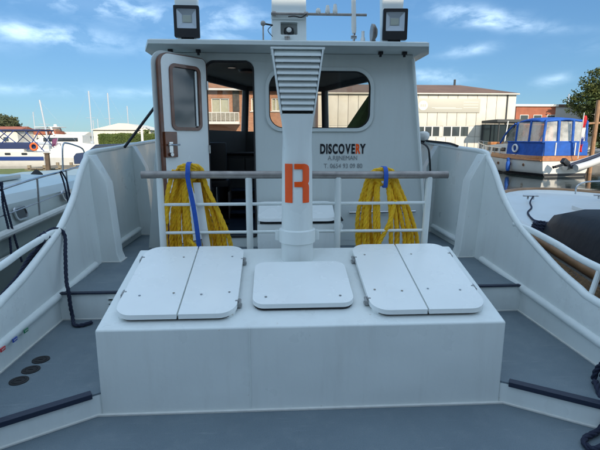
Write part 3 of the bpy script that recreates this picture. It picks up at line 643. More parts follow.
BX('cushion', BLK2, seat, (0, 0, .62), (.38, .42, .10), 0.03)
BX('backrest', BLK2, seat, (0, -.20, .92), (.36, .08, .50), 0.03)
TB('pedestal', STEEL, seat, [(0, 0, 0), (0, 0, .58)], .04, 14); MB().tube([(0, 0, 0), (0, 0, .02)], .17, 20).build('foot', STEEL, seat)
st = thing('companion_steps', 'grey steps with light edges inside the wheelhouse doorway', 'steps', (-.62, 7.0, FLOOR))
for k in range(3): BX('tread', IFLOOR, st, (0, .12*k, .10+.16*k), (.5, .22, .03), 0.004)
for s in (-1, 1): BX('stringer', ALU, st, (s*.27, .12, .20), (.025, .42, .42), 0.004)
# folded green jacket at the right window
GREEN = mat('green_cloth', (0.05, 0.095, 0.02), 0.85, var=0.4, vscale=10, bump=0.3, bscale=60)
secs = []
for k in range(12):
    f = k/11; z = 1.55 + .80*f; wdt = .36*(1-f)**.8 + .02; row = []
    for j in range(16):
        a = 2*math.pi*j/16; row.append((.95 - wdt*.5*(1-f*.2) + wdt*.55*math.cos(a)*(1+.1*math.sin(5*a)) + .18*f, 5.62 + .07*math.sin(a)*(1+.3*math.sin(3*a+f*4)), z))
    secs.append(row)
tag(MB().loft(secs).build('hanging_jacket', GREEN), 'green cloth hanging inside the right end of the wheelhouse window', 'jacket')

# ---- white locker on the wheelhouse wall
lk = thing('deck_locker', 'white locker with rounded sloping lid against the wheelhouse behind the duct', 'locker', (.07, 5.08, Z2))
BX('body', WHITE, lk, (0, .03, .17), (.90, .36, .34), 0.02)
q = MB()
def LD(u, v, k): return (u, -.16 + .34*v - (.012 if k else 0), .375 + .145*v + (0 if k else .035))
q.prism([(p[0], p[1]) for p in rrect(-.44, 0, .42, 1, .10)], LD); q.build('lid', HATCHW, lk, bevel=0.008)
BX('lid_gap', LOUVRE_DARK, lk, (0, .04, .352), (.84, .30, .03))
q = MB(); q.tube([(.46, -.17, .32), (.46, -.20, .32)], .045, 20); q.build('knob', HATCHW, lk, bevel=0.004)
q = MB(); q.tube([(.42, -.17, .50), (.50, -.18, .38)], .014, 8); q.build('stay_arm', BLACKR, lk)

# =================================================================== ON THE ROOF
RZ = 2.668
LEDG = mat('floodlight_reflector', (0.80, 0.82, 0.80), 0.3, metal=0.25)
LEDY = mat('led_chip_yellow', (0.78, 0.78, 0.60), 0.4)
LEDC = glass('floodlight_glass', (0.9, 0.92, 0.95), 0.10)
def flood(x, tilt, label):
    t = thing('floodlight', label, 'floodlight', (x, 4.98, RZ), tilt, group='floodlights on the wheelhouse roof')
    q = MB(); q.prism(rrect(-.128, .018, .128, .325, .012), lambda u, v, k: (u, -.03+.05*k, v), holes=[rrect(-.098, .105, .098, .295, .006)]); q.build('housing', BLACK, t, bevel=0.004)
    BX('back_shell', BLACK, t, (0, .04, .19), (.24, .045, .24), 0.012)
    q = MB(); a = [(-.098, -.018, .105), (.098, -.018, .105), (.098, -.018, .295), (-.098, -.018, .295)]; b = [(-.050, .012, .165), (.050, .012, .165), (.050, .012, .245), (-.050, .012, .245)]
    va = [q.bm.verts.new(p) for p in a]; vb = [q.bm.verts.new(p) for p in b]
    for i in range(4): q.bm.faces.new((va[i], va[(i+1) % 4], vb[(i+1) % 4], vb[i]))
    q.bm.faces.new(vb); q.build('reflector', LEDG, t, smooth=0)
    BX('led_panel', LEDY, t, (0, .008, .205), (.085, .006, .065))
    BX('front_glass', LEDC, t, (0, -.024, .20), (.196, .003, .19))
    q = MB(); q.box((0, .02, .008), (.13, .05, .012), .002)
    for s in (-1, 1): q.box((s*.060, .02, .018), (.006, .03, .03))
    q.build('bracket', BLACK, t); return t
flood(-1.062, R(2), 'square black floodlight on the left end of the wheelhouse roof, above the open door')
flood(1.098, R(-3), 'square black floodlight on the right end of the wheelhouse roof, beside the small radar dish')
def mast_post(x, label):
    t = thing('roof_post', label, 'post', (x, 5.10, RZ), group='white posts behind the floodlights')
    q = MB(); q.hexa([(-.10, 0, 0), (.10, 0, 0), (.10, .12, 0), (-.10, .12, 0), (-.155, 0, 1.4), (.155, 0, 1.4), (.155, .12, 1.4), (-.155, .12, 1.4)]); q.build('upright', WHITE, t, bevel=0.01)
    BX('base_plate', WHITE, t, (0, .06, .006), (.30, .20, .012), .003); return t
mast_post(-1.09, 'white square post rising behind the left floodlight'); mast_post(1.10, 'white square post rising behind the right floodlight')
mast = thing('mast', 'broad white box mast in the middle of the wheelhouse roof with a lamp niche', 'mast', (-.010, 5.15, RZ))
q = MB(); q.prism([(-.19, 0), (.19, 0), (.165, 1.9), (-.165, 1.9)], lambda u, v, k: (u, .18*k, v), holes=[rrect(-.09, .10, .09, .225, .01)]); q.build('column', WHITE, mast, bevel=0.006)
BX('niche_back', WHITE, mast, (0, .11, .16), (.24, .01, .16))
q = MB(); q.tube([(0, .04, .10), (0, .04, .125), (0, .04, .17), (0, .04, .185)], [.045, .055, .05, .02], 20); q.build('lamp_hood', BLACK, mast, smooth=60)
MB().sphere((0, .0, .145), .030).build('lamp_lens', LAMPW, mast)
q = MB(); q.tube([(-.02, -.03, .0), (-.02, -.03, .06)], .022, 12); q.tube([(-.02, -.03, .06), (-.02, -.03, .075)], .03, 12); q.build('sounder', ALU, mast)
BX('cross_plate', WHITE, mast, (-.01, -.012, .285), (.36, .02, .07), .006)
bar = thing('antenna_bar', 'horizontal grey bar with three small white aerials beside the mast', 'antenna bar', (0, 5.10, RZ+.295))
TB('bar', ALU, bar, [(-.20, 0, 0), (.82, 0, 0)], .014, 10)
for x in (-.17, .17): MB().tube([(x-.02, 0, 0), (x+.02, 0, 0)], .026, 12).build('clamp', ALU, bar)
for x, h_ in ((.30, .10), (.40, .15), (.48, .17)):
    MB().tube([(x, 0, 0), (x, 0, .02), (x, 0, .04), (x, 0, h_*.6)], [.012, .026, .026, .016], 12).build('aerial', LAMPW, bar)
TB('cable', BLACKR, bar, smooth_path([(.18, -.02, 0), (.12, -.03, -.04), (.05, -.03, -.03), (-.02, -.03, -.035)], 5), .006, 6)
wa = thing('whip_antenna', 'tall white whip antenna on a ratchet mount beside the small aerial', 'antenna', (.685, 5.10, RZ))
TB('mount', STEEL, wa, [(0, 0, 0), (.005, 0, .12)], .015, 10); MB().tube([(0, 0, 0), (0, 0, .02)], .035, 12).build('base', STEEL, wa); MB().tube([(-.03, 0, .07), (.03, 0, .07)], .02, 10).build('ratchet', STEEL, wa)
MB().tube([(.003, 0, .11), (0, 0, .16), (-.01, 0, .45), (-.03, 0, 1.6)], [.022, .028, .024, .008], 12).build('rod', LAMPW, wa)
na = thing('small_antenna', 'short white antenna between the whip antenna and the radar dish', 'antenna', (.785, 5.10, RZ))
MB().tube([(0, 0, 0), (0, 0, .01), (0, 0, .06), (0, 0, .07), (0, 0, .13), (0, 0, .135)], [.028, .028, .024, .017, .017, .006], 14).build('stub', LAMPW, na, smooth=60)
rd = thing('searchlight', 'round grey searchlight seen side-on next to the right floodlight', 'searchlight', (.91, 5.12, RZ))
TB('foot', ALU, rd, [(0, 0, 0), (0, 0, .05)], .02, 10); q = MB(); q.tube([(-.035, 0, .12), (-.03, 0, .12), (.0, 0, .12), (.03, 0, .12)], [.07, .092, .088, .045], 24); q.build('drum', ALU, rd, smooth=50)
ch = thing('deck_camera', 'small camera on a thin stalk left of the mast', 'camera', (-.285, 5.05, RZ))
TB('stalk', ALU, ch, [(0, 0, 0), (0, 0, .16)], .008, 8); MB().tube([(0, 0, 0), (0, 0, .012)], .025, 12).build('foot', BLACKR, ch); MB().sphere((0, 0, .185), .028).build('head', ALU, ch)
TB('arm', BLACKR, ch, [(.02, 0, .18), (.10, .03, .175)], .009, 8); TB('cable', BLACKR, ch, smooth_path([(.09, .03, .17), (.05, .02, .12), (.10, .03, .06)], 5), .004, 6)
# strut from wheelhouse to left bulwark
tag(TB('support_strut', BLACK, None, [(-1.46, 5.60, 2.20), (-2.03, 5.75, 1.56)], .017, 10), 'slanting black strut from the left bulwark up to the wheelhouse', 'strut')

# =================================================================== YELLOW HAWSERS on the railing
def coil(name_label, xt0, xt1, xb0, xb1, gap, seed, ytop, zb):
    random.seed(seed)
    t = thing('hawser_coil', name_label, 'rope coil', ((xt0+xt1)/2, RY+.06, Z2), group='yellow rope coils tied to the railing')
    cx = (xt0+xt1)/2; ox, oy, oz = cx, RY+.06, Z2
    n = 7
    for k in range(n):
        f = k/(n-1)
        # left leg x at the top and at the bottom, right leg likewise, nested hoops
        xl_t = xt0 + .095*f*1.0; xl_b = xb0 + (gap[0]-xb0)*f
        xr_t = xt1 - .095*f*1.0; xr_b = xb1 + (gap[1]-xb1)*f
        yo = random.uniform(-.045, .055); zt = ytop - .012*k + random.uniform(-.006, .006); j = lambda a=.012: random.uniform(-a, a)
        zl = zb + random.uniform(-.05, .05)
        P = [(xl_b+.02+j(), oy+yo, zl), (xl_b+j(), oy+yo+j(), .80), (xl_b*.55+xl_t*.45-.012+j(), oy+yo, 1.05), (xl_t+j(.006), oy+yo, 1.28), (xl_t+.03, oy+yo*.6, zt-.045), (cx-.055, oy-.03, zt), (cx+.055, oy-.03, zt), (xr_t-.03, oy+yo*.6, zt-.045),
             (xr_t+j(.006), oy+yo, 1.28), (xr_b*.55+xr_t*.45+.012+j(), oy+yo, 1.05), (xr_b+j(), oy+yo+j(), .80), (xr_b-.02+j(), oy+yo, zl)]
        # bottom return joining both legs under view
        P = P + [((xl_b+xr_b)/2 + j(.05), oy+yo+.03, zl-.07)] + [P[0]]
        P = [(x-ox, y-oy, z-oz) for x, y, z in P]
        q = MB(); rope(q, smooth_path(P, 10), .0195, pitch=.15, n=7, off=.44, fat=.60); o = q.build('rope_turn', YROPE, t, smooth=80)
    return t
c1 = coil('thick yellow rope coil with long blue strap on the railing before the open door', -.985, -.725, -1.075, -.560, (-.86, -.76), 3, 1.445, .57)
c2 = coil('thick yellow rope coil with short blue tie on the railing under the painted name', .575, .845, .515, 1.02, (.70, .80), 5, 1.405, .57)
# crossing tail on the right coil
q = MB(); rope(q, smooth_path([(.10, -.05, .78), (.06, -.06, .60), (-.02, -.055, .42), (-.05, -.05, .25)], 8), .0195, pitch=.15, n=7, off=.44, fat=.60); q.build('rope_turn', YROPE, c2, smooth=80)
q = MB(); rope(q, smooth_path([(-.03, -.05, .46), (.03, -.06, .40), (.09, -.05, .22)], 8), .0195, pitch=.15, n=7, off=.44, fat=.60); q.build('rope_turn', YROPE, c1, smooth=80)
q = MB(); rope(q, smooth_path([(-.20, -.045, .60), (-.195, -.05, .72), (-.17, -.05, .88), (-.12, -.04, 1.03)], 8), .0195, pitch=.15, n=7, off=.44, fat=.60); q.build('rope_turn', YROPE, c1, smooth=80)
def strap(t, pts, wd, m=BSTRAP, name='strap'):
    P = smooth_path(pts, 6); rows = []
    for i, p in enumerate(P):
        d = P[min(i+1, len(P)-1)] - P[max(i-1, 0)]; d.normalize(); sx_ = Vector((1, 0, 0)); nn = d.cross(sx_).normalized()*.0025
        rows.append([p - sx_*wd/2 - nn, p + sx_*wd/2 - nn, p + sx_*wd/2 + nn, p - sx_*wd/2 + nn])
    return MB().loft(rows).build(name, m, t)
bx_ = at(188, 172, y=RY-.03).x - c1.location.x
strap(c1, [(bx_, .0, 1.09), (bx_, -.07, 1.075), (bx_, -.10, 1.02), (bx_, -.098, .95), (bx_+.035, -.085, .70), (bx_+.055, -.07, .45), (bx_+.055, -.06, .38)], .036)
strap(c1, [(bx_+.055, -.035, .93), (bx_+.085, -.035, .66), (bx_+.115, -.03, .40), (bx_+.115, -.03, .37)], .060, HATCHW, 'fender_strip')
bx_ = at(386, 172, y=RY-.03).x - c2.location.x
strap(c2, [(bx_, .02, 1.05), (bx_, -.06, 1.045), (bx_, -.098, 1.0), (bx_, -.098, .93), (bx_, -.075, .885), (bx_, -.02, .90)], .034)

# =================================================================== NAVY MOORING ROPES
def navy(label, P, r=.017, extra=None):
    q = MB(); rope(q, smooth_path(P, 8), r, pitch=r*7.5)
    for e in extra or []: rope(q, smooth_path(e, 8), r, pitch=r*7.5)
    return tag(q.build('mooring_rope', NROPE, smooth=80), label, 'rope')
navy('navy rope tied round the left rail and hanging down onto the side deck',
     [(-2.16, 3.62, .66), (-2.135, 3.76, .80), (-2.10, 3.84, .885), (-2.05, 3.90, .90), (-2.0, 3.92, .84), (-1.955, 3.80, .68), (-1.92, 3.70, .50), (-1.89, 3.655, .42), (-1.885, 3.65, .30), (-1.87, 3.64, .20), (-1.82, 3.55, .168), (-1.75, 3.545, .168), (-1.70, 3.60, .168)], .016,
     extra=[[(-2.13, 3.72, .82), (-2.11, 3.75, .88), (-2.06, 3.77, .86), (-2.08, 3.76, .80), (-2.13, 3.75, .79), (-2.14, 3.78, .85), (-2.10, 3.80, .89)],
            [(-2.13, 3.66, .80), (-2.11, 3.69, .87), (-2.07, 3.70, .85), (-2.09, 3.70, .78), (-2.14, 3.62, .74), (-2.16, 3.45, .62), (-2.18, 3.30, .54), (-2.22, 3.1, .40)],
            [(-2.12, 3.78, .80), (-2.15, 3.6, .68), (-2.17, 3.42, .60), (-2.19, 3.2, .50), (-2.24, 3.0, .35)]])
navy('navy rope lying in the bottom right corner of the deck against the bulwark',
     [(1.93, 2.35, .40), (1.87, 2.46, .32), (1.845, 2.52, .22), (1.84, 2.53, .10), (1.80, 2.46, .175), (1.76, 2.38, .17), (1.72, 2.26, .10), (1.68, 2.22, .03), (1.60, 2.18, .022), (1.535, 2.15, .02), (1.50, 2.10, .02), (1.515, 2.06, .02), (1.57, 2.07, .025), (1.66, 2.10, .05), (1.72, 2.12, .04), (1.85, 2.0, .03)], .018,
     extra=[[(1.93, 2.30, .38), (1.89, 2.43, .30), (1.87, 2.50, .20), (1.87, 2.46, .17), (1.83, 2.36, .17)]])
navy('black lines hanging from the guard rail of the neighbouring boat on the left', [at(0, 182, x=-2.98), at(6, 205, x=-2.98), at(14, 235, x=-2.95), at(22, 262, x=-2.9)], .012,
     extra=[[at(2, 182, x=-3.0), at(3, 205, x=-3.0), at(9, 232, x=-2.97), at(12, 262, x=-2.9)]])
navy('black line wound round a stanchion of the neighbouring boat on the left', [at(60, 172, x=-2.97), at(63, 180, x=-2.97), at(66, 192, x=-2.97), at(69, 208, x=-2.97)], .011, extra=[[at(61, 171, x=-2.95), at(67, 182, x=-2.95), at(71, 204, x=-2.95)]])

# =================================================================== NEIGHBOUR BOAT ON THE LEFT
NBW = mat('neighbour_gelcoat', (0.55, 0.60, 0.58), 0.3, var=0.06, vscale=2, dirt=0.25, dirtcol=(0.38, 0.38, 0.28), dscale=1.4, bump=0.04, bscale=5)
NBH = mat('neighbour_hull', (0.36, 0.41, 0.38), 0.3, var=0.12, vscale=1.5, dirt=0.3, dirtcol=(0.2, 0.22, 0.15), dscale=1.5)
nb = thing('cabin_cruiser', 'pale green and white cabin cruiser moored close alongside on the left', 'motor boat', (-3.0, 5.0, 0))
def NB(x, y, z): return (x+3.0, y-5.0, z)
def side_x(y): return -3.0 - .02*max(0, y-8)**1.8 - .006*max(0, y-5)**2
secs = []
for y in (-3, -1, 1, 3, 5, 7, 8.5, 9.6, 10.6, 11.4):
    xs_ = side_x(y); zg = .45 + .05*(y) if y < 6.4 else .77 + .04*(y-6.4); mid = -4.6
    xo = 2*mid - xs_
    if y > 11: xs_ = mid+.15; xo = mid-.15
    secs.append([NB(xs_, y, zg), NB(xs_-.02, y, zg-.28), NB(xs_-.12, y, -.3), NB(xs_-.3 if y < 11 else mid, y, -1.2), NB(xo+.3 if y < 11 else mid, y, -1.2), NB(xo+.12, y, -.3), NB(xo+.02, y, zg-.28), NB(xo, y, zg)])
MB().loft(secs).build('hull', NBH, nb, smooth=50)
gun = [(side_x(y), y, (.45 + .05*y if y < 6.4 else .77+.04*(y-6.4))) for y in (-3, -1, 1, 3, 4, 5, 6, 7, 8, 9, 10, 10.8)]
MB().tube([NB(x+.02, y, z) for x, y, z in gun], .045, 10).build('rubbing_strake', BEAD, nb)
MB().tube([NB(x+.03, y, z-.24) for x, y, z in gun], .022, 8).build('lower_strake', BEAD, nb)
# coachroof
secs = []
for y, h0, h1 in ((-3, .5, 1.05), (3, .60, 1.05), (5.5, .70, 1.05), (7.2, .76, 1.05), (8.0, .80, 1.03), (8.6, .84, .90)):
    x0 = side_x(y)-.06; x1 = -9.2-x0+.0
    secs.append([NB(x0, y, h0-.06), NB(x0-.06, y, h1-.10), NB(x0-.16, y, h1-.01), NB(-4.6, y, h1+.05), NB(x1+.16, y, h1-.01), NB(x1+.06, y, h1-.10), NB(x1, y, h0-.06)])
MB().loft(secs).build('coachroof', NBW, nb, smooth=25)
for px, py in ((18, 213), (65, 195)):
    p = at(px, py, x=-3.10); x = side_x(p.y)-.06-.055*.5-.01
    q = MB(); q.prism(rrect(-.125, -.075, .125, .075, .055), lambda u, v, k: (x+3.0+.018*k - v*.25 + .025, p.y-5+u, p.z+v), holes=[rrect(-.105, -.055, .105, .055, .045)]); fr_ = q.build('porthole', STEEL, nb)
    MB().prism(rrect(-.106, -.056, .106, .056, .045), lambda u, v, k: (x+3.0+.006*k - v*.25 + .025, p.y-5+u, p.z+v)).build('pane', DGLASS, fr_, smooth=0)
BX('roof_hatch', NBW, nb, NB(-4.35, 6.6, 1.115), (.75, .75, .07), 0.02)
BX('roof_vent', NBW, nb, NB(-4.3, 5.4, 1.11), (.5, .35, .06), 0.02)
# guard rail
P1 = [at(-12, 196, x=-3.0), at(0, 190, x=-3.0), at(37, 178, x=-3.0), at(66, 170.5, x=-3.02), at(83, 165, x=-3.05)]
TB('guard_rail', STEEL, nb, [(p.x+3, p.y-5, p.z) for p in smooth_path(P1, 4)], .013, 10)
P2 = [at(-12, 222, x=-3.0), at(0, 217, x=-3.0), at(40, 202, x=-3.0), at(70, 190, x=-3.05)]
TB('guard_wire', STEEL, nb, [(p.x+3, p.y-5, p.z) for p in P2], .007, 6)
for a, b in (((37, 178), (40, 219)), ((66, 170), (69, 204)), ((-8, 193), (-5, 240))):
    pa, pb = at(*a, x=-3.0), at(*b, x=-3.0); TB('stanchion', STEEL, nb, [(pa.x+3, pa.y-5, pa.z), (pb.x+3, pb.y-5, pb.z)], .014, 8)
P3 = [at(63, 172, x=-3.3), at(62.5, 150, x=-3.3), at(63.5, 144, x=-3.3), at(66, 143, x=-3.3), at(74, 145, x=-3.3), at(83, 149.5, x=-3.3), at(85, 160, x=-3.3), at(84, 175, x=-3.3)]
TB('pulpit', STEEL, nb, [(p.x+3, p.y-5, p.z) for p in smooth_path(P3, 5)], .013, 8)
p = at(39, 172, x=-4.2); q = MB(); q.tube([(-1.45, 3.35, .90), (-1.45, 3.35, .96), (-1.45, 3.35, 1.06), (-1.45, 3.35, 1.12)], [.16, .13, .09, .03], 12); q.box((-1.3, 3.3, .95), (.12, .12, .1), .01); q.build('windlass', BLACKR, nb)

# =================================================================== WHITE BOAT ALONGSIDE ON THE RIGHT
rb = thing('moored_launch', 'white launch with rounded bow, rope fendering and black cover alongside on the right', 'launch', (2.43, 3.2, 0), math.atan2(-.208, .978))
# local: +y forward along its side, +x across away from us
B = 3.9; cxl = 1.98
def halfw(u): 
    if u <= 2.3: return B/2
    return (B/2)*math.sqrt(max(0, 1-((u-2.3)/4.95)**2.1))
us = [-3.5, -2, -.5, 1, 2.3, 3.2, 4.1, 4.9, 5.6, 6.2, 6.65, 6.95, 7.13, 7.22]
def ringl(off, z, u_off=0):
    a = [(cxl - max(.02, halfw(u)-off), u-u_off*(max(0, u)/7.22), z(u) if callable(z) else z) for u in us]; b = [(cxl + max(.02, halfw(u)-off), u-u_off*(max(0, u)/7.22), z(u) if callable(z) else z) for u in reversed(us)]
    return a + b
zr = lambda u: .535 + .0005*max(0, u)**1.3
LW = mat('launch_gelcoat', (0.74, 0.73, 0.69), 0.28, var=0.04, vscale=2, dirt=0.2, dirtcol=(0.5, 0.46, 0.36), dscale=2)
TAN = mat('tan_rub_rail', (0.36, 0.20, 0.095), 0.5, color2=(0.25, 0.13, 0.06), vscale=5)
q = MB(); q.loft([ringl(.5, -1.05, .8), ringl(.08, -.4, .25), ringl(0, lambda u: zr(u)-.05, 0), ringl(0, zr, 0), ringl(.09, lambda u: zr(u)+.01, .12), ringl(.13, lambda u: zr(u)-.03, .18), ringl(.30, lambda u: zr(u)-.055, .35)], cap=True)
q.build('hull', LW, rb, smooth=40)
MB().tube(ringl(.02, lambda u: zr(u)-.005, .03), .062, 10, closed=False).build('rub_rail', TAN, rb, smooth=60)
# thick rope fender with turns, along our side
pts_f = [(cxl-halfw(u)-.20, u, zr(u)-.12) for u in [x*.05 for x in range(-30, 92)]]
FEND = mat('coir_fender', (0.24, 0.15, 0.075), 0.9, color2=(0.09, 0.055, 0.03), vscale=25, bump=0.8, bscale=90)
q = MB(); n = 0
rr_, P_ = [], []
for i in range(len(pts_f)-1):
    a, b = Vector(pts_f[i]), Vector(pts_f[i+1])
    for k in range(4):
        P_.append(a.lerp(b, k/4)); ph = (i*4+k) % 4; rr_.append((.072, .118, .134, .116)[ph])
q.tube(P_, rr_, 14); q.build('rope_fender', FEND, rb, smooth=60)
for dz, dx in ((.07, -.05), (-.02, -.11), (.10, .02)):
    q = MB(); rope(q, [(x+dx+.01*math.sin(i*.7), y, z+dz+.012*math.sin(i*.4)) for i, (x, y, z) in enumerate(pts_f[:100])], .016, pitch=.12); q.build('lashing', NROPE, rb, smooth=80)
# black cover
COVER = mat('black_tarpaulin', (0.012, 0.016, 0.022), 0.62, var=0.3, vscale=4, bump=0.5, bscale=9, spec=0.3)
q = MB(); secs = []
for y, h_, wd in ((-1.4, .02, .02), (-1.1, .40, .05), (0, .46, 0), (1.0, .45, 0), (1.75, .39, .02), (2.15, .29, .07), (2.35, .14, .14), (2.43, .0, .18)):
    x0, x1 = .20+wd, 3.2-wd; row = [(x0-.05, y, .50), (x0, y, .50+h_*.5), (x0+.07, y, .50+h_*.86), (x0+.28, y, .50+h_*.99), (1.7, y, .50+h_*1.06), (x1-.28, y, .50+h_*.99), (x1-.07, y, .50+h_*.86), (x1, y, .50+h_*.5), (x1+.05, y, .50)]
    secs.append(row)
q.loft(secs, closed=False); o = q.build('cover', COVER, rb, smooth=60)
p = at(559, 220, z=.56); lw = rb.matrix_basis.inverted() @ p if False else None
def toRB(p):
    d = Vector((p.x-2.43, p.y-3.2, 0)); uu = Vector((.208, .978, 0)).normalized(); vv = Vector((uu.y, -uu.x, 0)); return (d.dot(vv), d.dot(uu), p.z)
lx, ly, _ = toRB(at(559, 219, z=.50)); q = MB(); q.tube([(lx, ly, .49), (lx, ly, .505)], .10, 28); q.build('deck_plate', ALU, rb)
lx, ly, _ = toRB(at(541, 231, z=.52)); q = MB(); 
for k in range(3): rope(q, [(lx+(.10-.01*k)*math.cos(a*R(20)), ly+(.13-.01*k)*math.sin(a*R(20)), .545+.035*k) for a in range(19)], .022, pitch=.14)
q.build('coiled_line', NROPE, rb, smooth=80)
for (u_, v_) in ((5.6, 1.2), (5.9, 2.6), (2.6, .45)):
    q = MB(); q.tube([(v_-.14, u_, .585), (v_+.14, u_, .585)], .018, 10); q.box((v_-.05, u_, .55), (.03, .03, .07), .004); q.box((v_+.05, u_, .55), (.03, .03, .07), .004); q.build('cleat', STEEL, rb)
q = MB(); q.prism(rrect(1.55, 3.9, 2.45, 4.7, .10), lambda u, v, k: (u, v, .545 if k == 0 else .47)); q.build('foredeck_hatch', LW, rb, bevel=.012)
q = MB(); rope(q, smooth_path([(1.25, 5.6, .58), (1.1, 5.3, .50), (.9, 4.6, .495), (.65, 4.0, .495), (.5, 3.3, .50), (.42, 2.75, .56)], 8), .014, pitch=.10); q.build('mooring_line', NROPE, rb, smooth=80)
lx, ly, _ = toRB(at(594, 192, z=.60)); TB('bow_rail', STEEL, rb, smooth_path([(lx-.35, ly, .55), (lx-.30, ly+.02, .74), (lx, ly, .82), (lx+.8, ly-.4, .84), (lx+1.0, ly-.9, .55)], 6), .016, 8)

# =================================================================== MOTOR BOAT WITH BLUE CANOPY
def rotz(p, a): return (p[0]*math.cos(a)-p[1]*math.sin(a), p[0]*math.sin(a)+p[1]*math.cos(a), p[2])
CAN = mat('blue_canvas', (0.012, 0.105, 0.46), 0.75, var=0.35, vscale=2, bump=0.9, bscale=3, ripple=.05)
TEAK = mat('varnished_teak', (0.42, 0.17, 0.045), 0.35, color2=(0.28, 0.10, 0.03), vscale=6, coat=0.3)
HW_ = mat('cream_hull', (0.72, 0.70, 0.64), 0.3, var=0.05, vscale=2, dirt=0.2, dirtcol=(0.4, 0.36, 0.28), dscale=1)
BOOT = mat('black_boot_top', (0.015, 0.015, 0.018), 0.5)
FL_R = mat('flag_red', (0.55, 0.02, 0.03), 0.7); FL_W = mat('flag_white', (0.75, 0.75, 0.75), 0.7); FL_B = mat('flag_blue', (0.02, 0.05, 0.30), 0.7)
cr = thing('canopy_cruiser', 'white motor cruiser with bright blue canvas canopy and teak band on the right', 'motor boat', (20.65, 31.5, -.95), R(9))
# local: +y to the bow, origin at stern waterline centre
def hwid(y): return 1.72*(1-max(0, (y-4)/7.0)**2.2) if y < 11 else .03
def shr(y): return 1.15 + .010*max(0, y-2)**1.9
secs = []
for y in (0, 1.5, 3, 4.5, 6, 7.5, 8.8, 9.8, 10.5, 10.95):
    hh = max(.04, hwid(y)); k = .93 if y < 1 else 1; zz = shr(y)
    secs.append([(-hh*k, y+.03*zz, zz), (-hh*k*.97, y, .45), (-hh*.80, y-.2*(y > 9), -.0), (0, y-.5*(y > 9), -.5), (hh*.80, y-.2*(y > 9), 0), (hh*k*.97, y, .45), (hh*k, y+.03*zz, zz)])
MB().loft(secs).build('hull', HW_, cr, smooth=40)
secs = [[(p[0]*1.012+(0), p[1], p[2]) for p in ((-max(.04, hwid(y))*.83, y-.03, .02), (-max(.04, hwid(y))*.885, y-.03, .22), (max(.04, hwid(y))*.885, y-.03, .22), (max(.04, hwid(y))*.83, y-.03, .02))] for y in (0, 3, 6, 8, 9.3)]
MB().loft(secs).build('boot_stripe', BOOT, cr)
for s in (-1, 1):   # teak topside band, following the sheer
    ys_ = [0 + .5*k for k in range(13)]; MB().loft([[(s*(hwid(y)*(1 if y > .5 else .95)+.02), y, shr(y)-.02), (s*(hwid(y)*(1 if y > .5 else .95)+.03), y, shr(y)+.06), (s*(hwid(y)-.10), y, shr(y)+.33), (s*(hwid(y)-.15), y, shr(y)+.33), (s*(hwid(y)-.1), y, shr(y)-.02)] for y in ys_]).build('teak_band', TEAK, cr, smooth=40)
    MB().tube([(s*(hwid(y)+.02), y, shr(y)+.02) for y in (0, 2, 4, 6, 7.5, 8.8, 9.8, 10.5, 10.9)], .05, 8).build('rubbing_strake', TEAK, cr)
MB().loft([[(-1.66, -.05, 1.13), (1.66, -.05, 1.13), (1.66, .08, 1.13), (-1.66, .08, 1.13)], [(-1.6, .04, 1.48), (1.6, .04, 1.48), (1.6, .1, 1.48), (-1.6, .1, 1.48)]]).build('teak_transom', TEAK, cr)
for s in (-1, 1):
    for y in (1.8, 3.3, 4.8, 6.2): 
        q = MB(); q.tube([(s*(hwid(y)*.985+.01), y, .78), (s*(hwid(y)*.985+.04), y, .78)], .11, 16); ph_ = q.build('porthole', TEAK, cr)
        MB().tube([(s*(hwid(y)*.985+.02), y, .78), (s*(hwid(y)*.985+.045), y, .78)], .085, 16).build('pane', DGLASS, ph_)
# lower canvas dodger
yb0, yb1 = .15, 4.1
for nm, poly in (('side_dodger', -1), ('side_dodger', 1)):
    s = poly; x = s*1.56; MB().loft([[(x, y, 1.45+.02*y), (x-s*.04, y, 1.45+.02*y), (x-s*.10, y, 2.45), (x-s*.06, y, 2.45)] for y in (yb0, 1.5, 3, yb1)]).build(nm, CAN, cr)
for x0, x1 in ((-1.5, -.80), (-.72, .55), (.63, 1.5)): MB().prism([(x0, 1.50), (x1, 1.50), (x1, 2.42), (x0, 2.42)], lambda u, v, k: (u, .06+.04*k+.04*(v-1.4), v)).build('stern_dodger', CAN, cr)
for x in (-.76, .59): BX('dodger_strip', HW_, cr, (x, .06, 1.96), (.07, .03, .9))
# upper canopy: roof + frames + clear panes
def arch(y, w_, z_): return [(-w_, y, z_-.22), (-w_*.93, y, z_-.08), (-w_*.72, y, z_+.01), (0, y, z_+.08), (w_*.72, y, z_+.01), (w_*.93, y, z_-.08), (w_, y, z_-.22)]
secs = [arch(.35, 1.42, 4.02), arch(1.2, 1.46, 4.16), (arch(2.2, 1.46, 4.2)), arch(3.0, 1.42, 4.12), arch(3.6, 1.36, 3.95)]
q = MB(); q.loft(secs, closed=False); o = q.build('canopy_roof', CAN, cr, smooth=60); md = o.modifiers.new('s', 'SOLIDIFY'); md.thickness = .05
for s in (-1, 1):
    for y in (.3, 1.75, 3.2): TB('canopy_post', CAN, cr, [(s*1.50, y, 2.40), (s*1.43, y, 3.95 if y > 0 else 3.85)], .075, 8)
    TB('canopy_post', CAN, cr, smooth_path([(s*1.48, 5.1, 2.35), (s*1.42, 4.45, 3.2), (s*1.36, 3.6, 3.85)], 5), .06, 8)
    for ya, yb_, in ((.38, 1.67), (1.83, 3.12)):
        MB().hexa([(s*1.50, ya, 2.45), (s*1.50, yb_, 2.45), (s*1.49, yb_, 2.45), (s*1.49, ya, 2.45), (s*1.43, ya, 3.85), (s*1.43, yb_, 3.9), (s*1.42, yb_, 3.9), (s*1.42, ya, 3.85)]).build('clear_side_sheet', CLEARV, cr, smooth=0)
    TB('canopy_hem', CAN, cr, [(s*1.5, .3, 2.44), (s*1.5, 4.1, 2.46)], .06, 8)
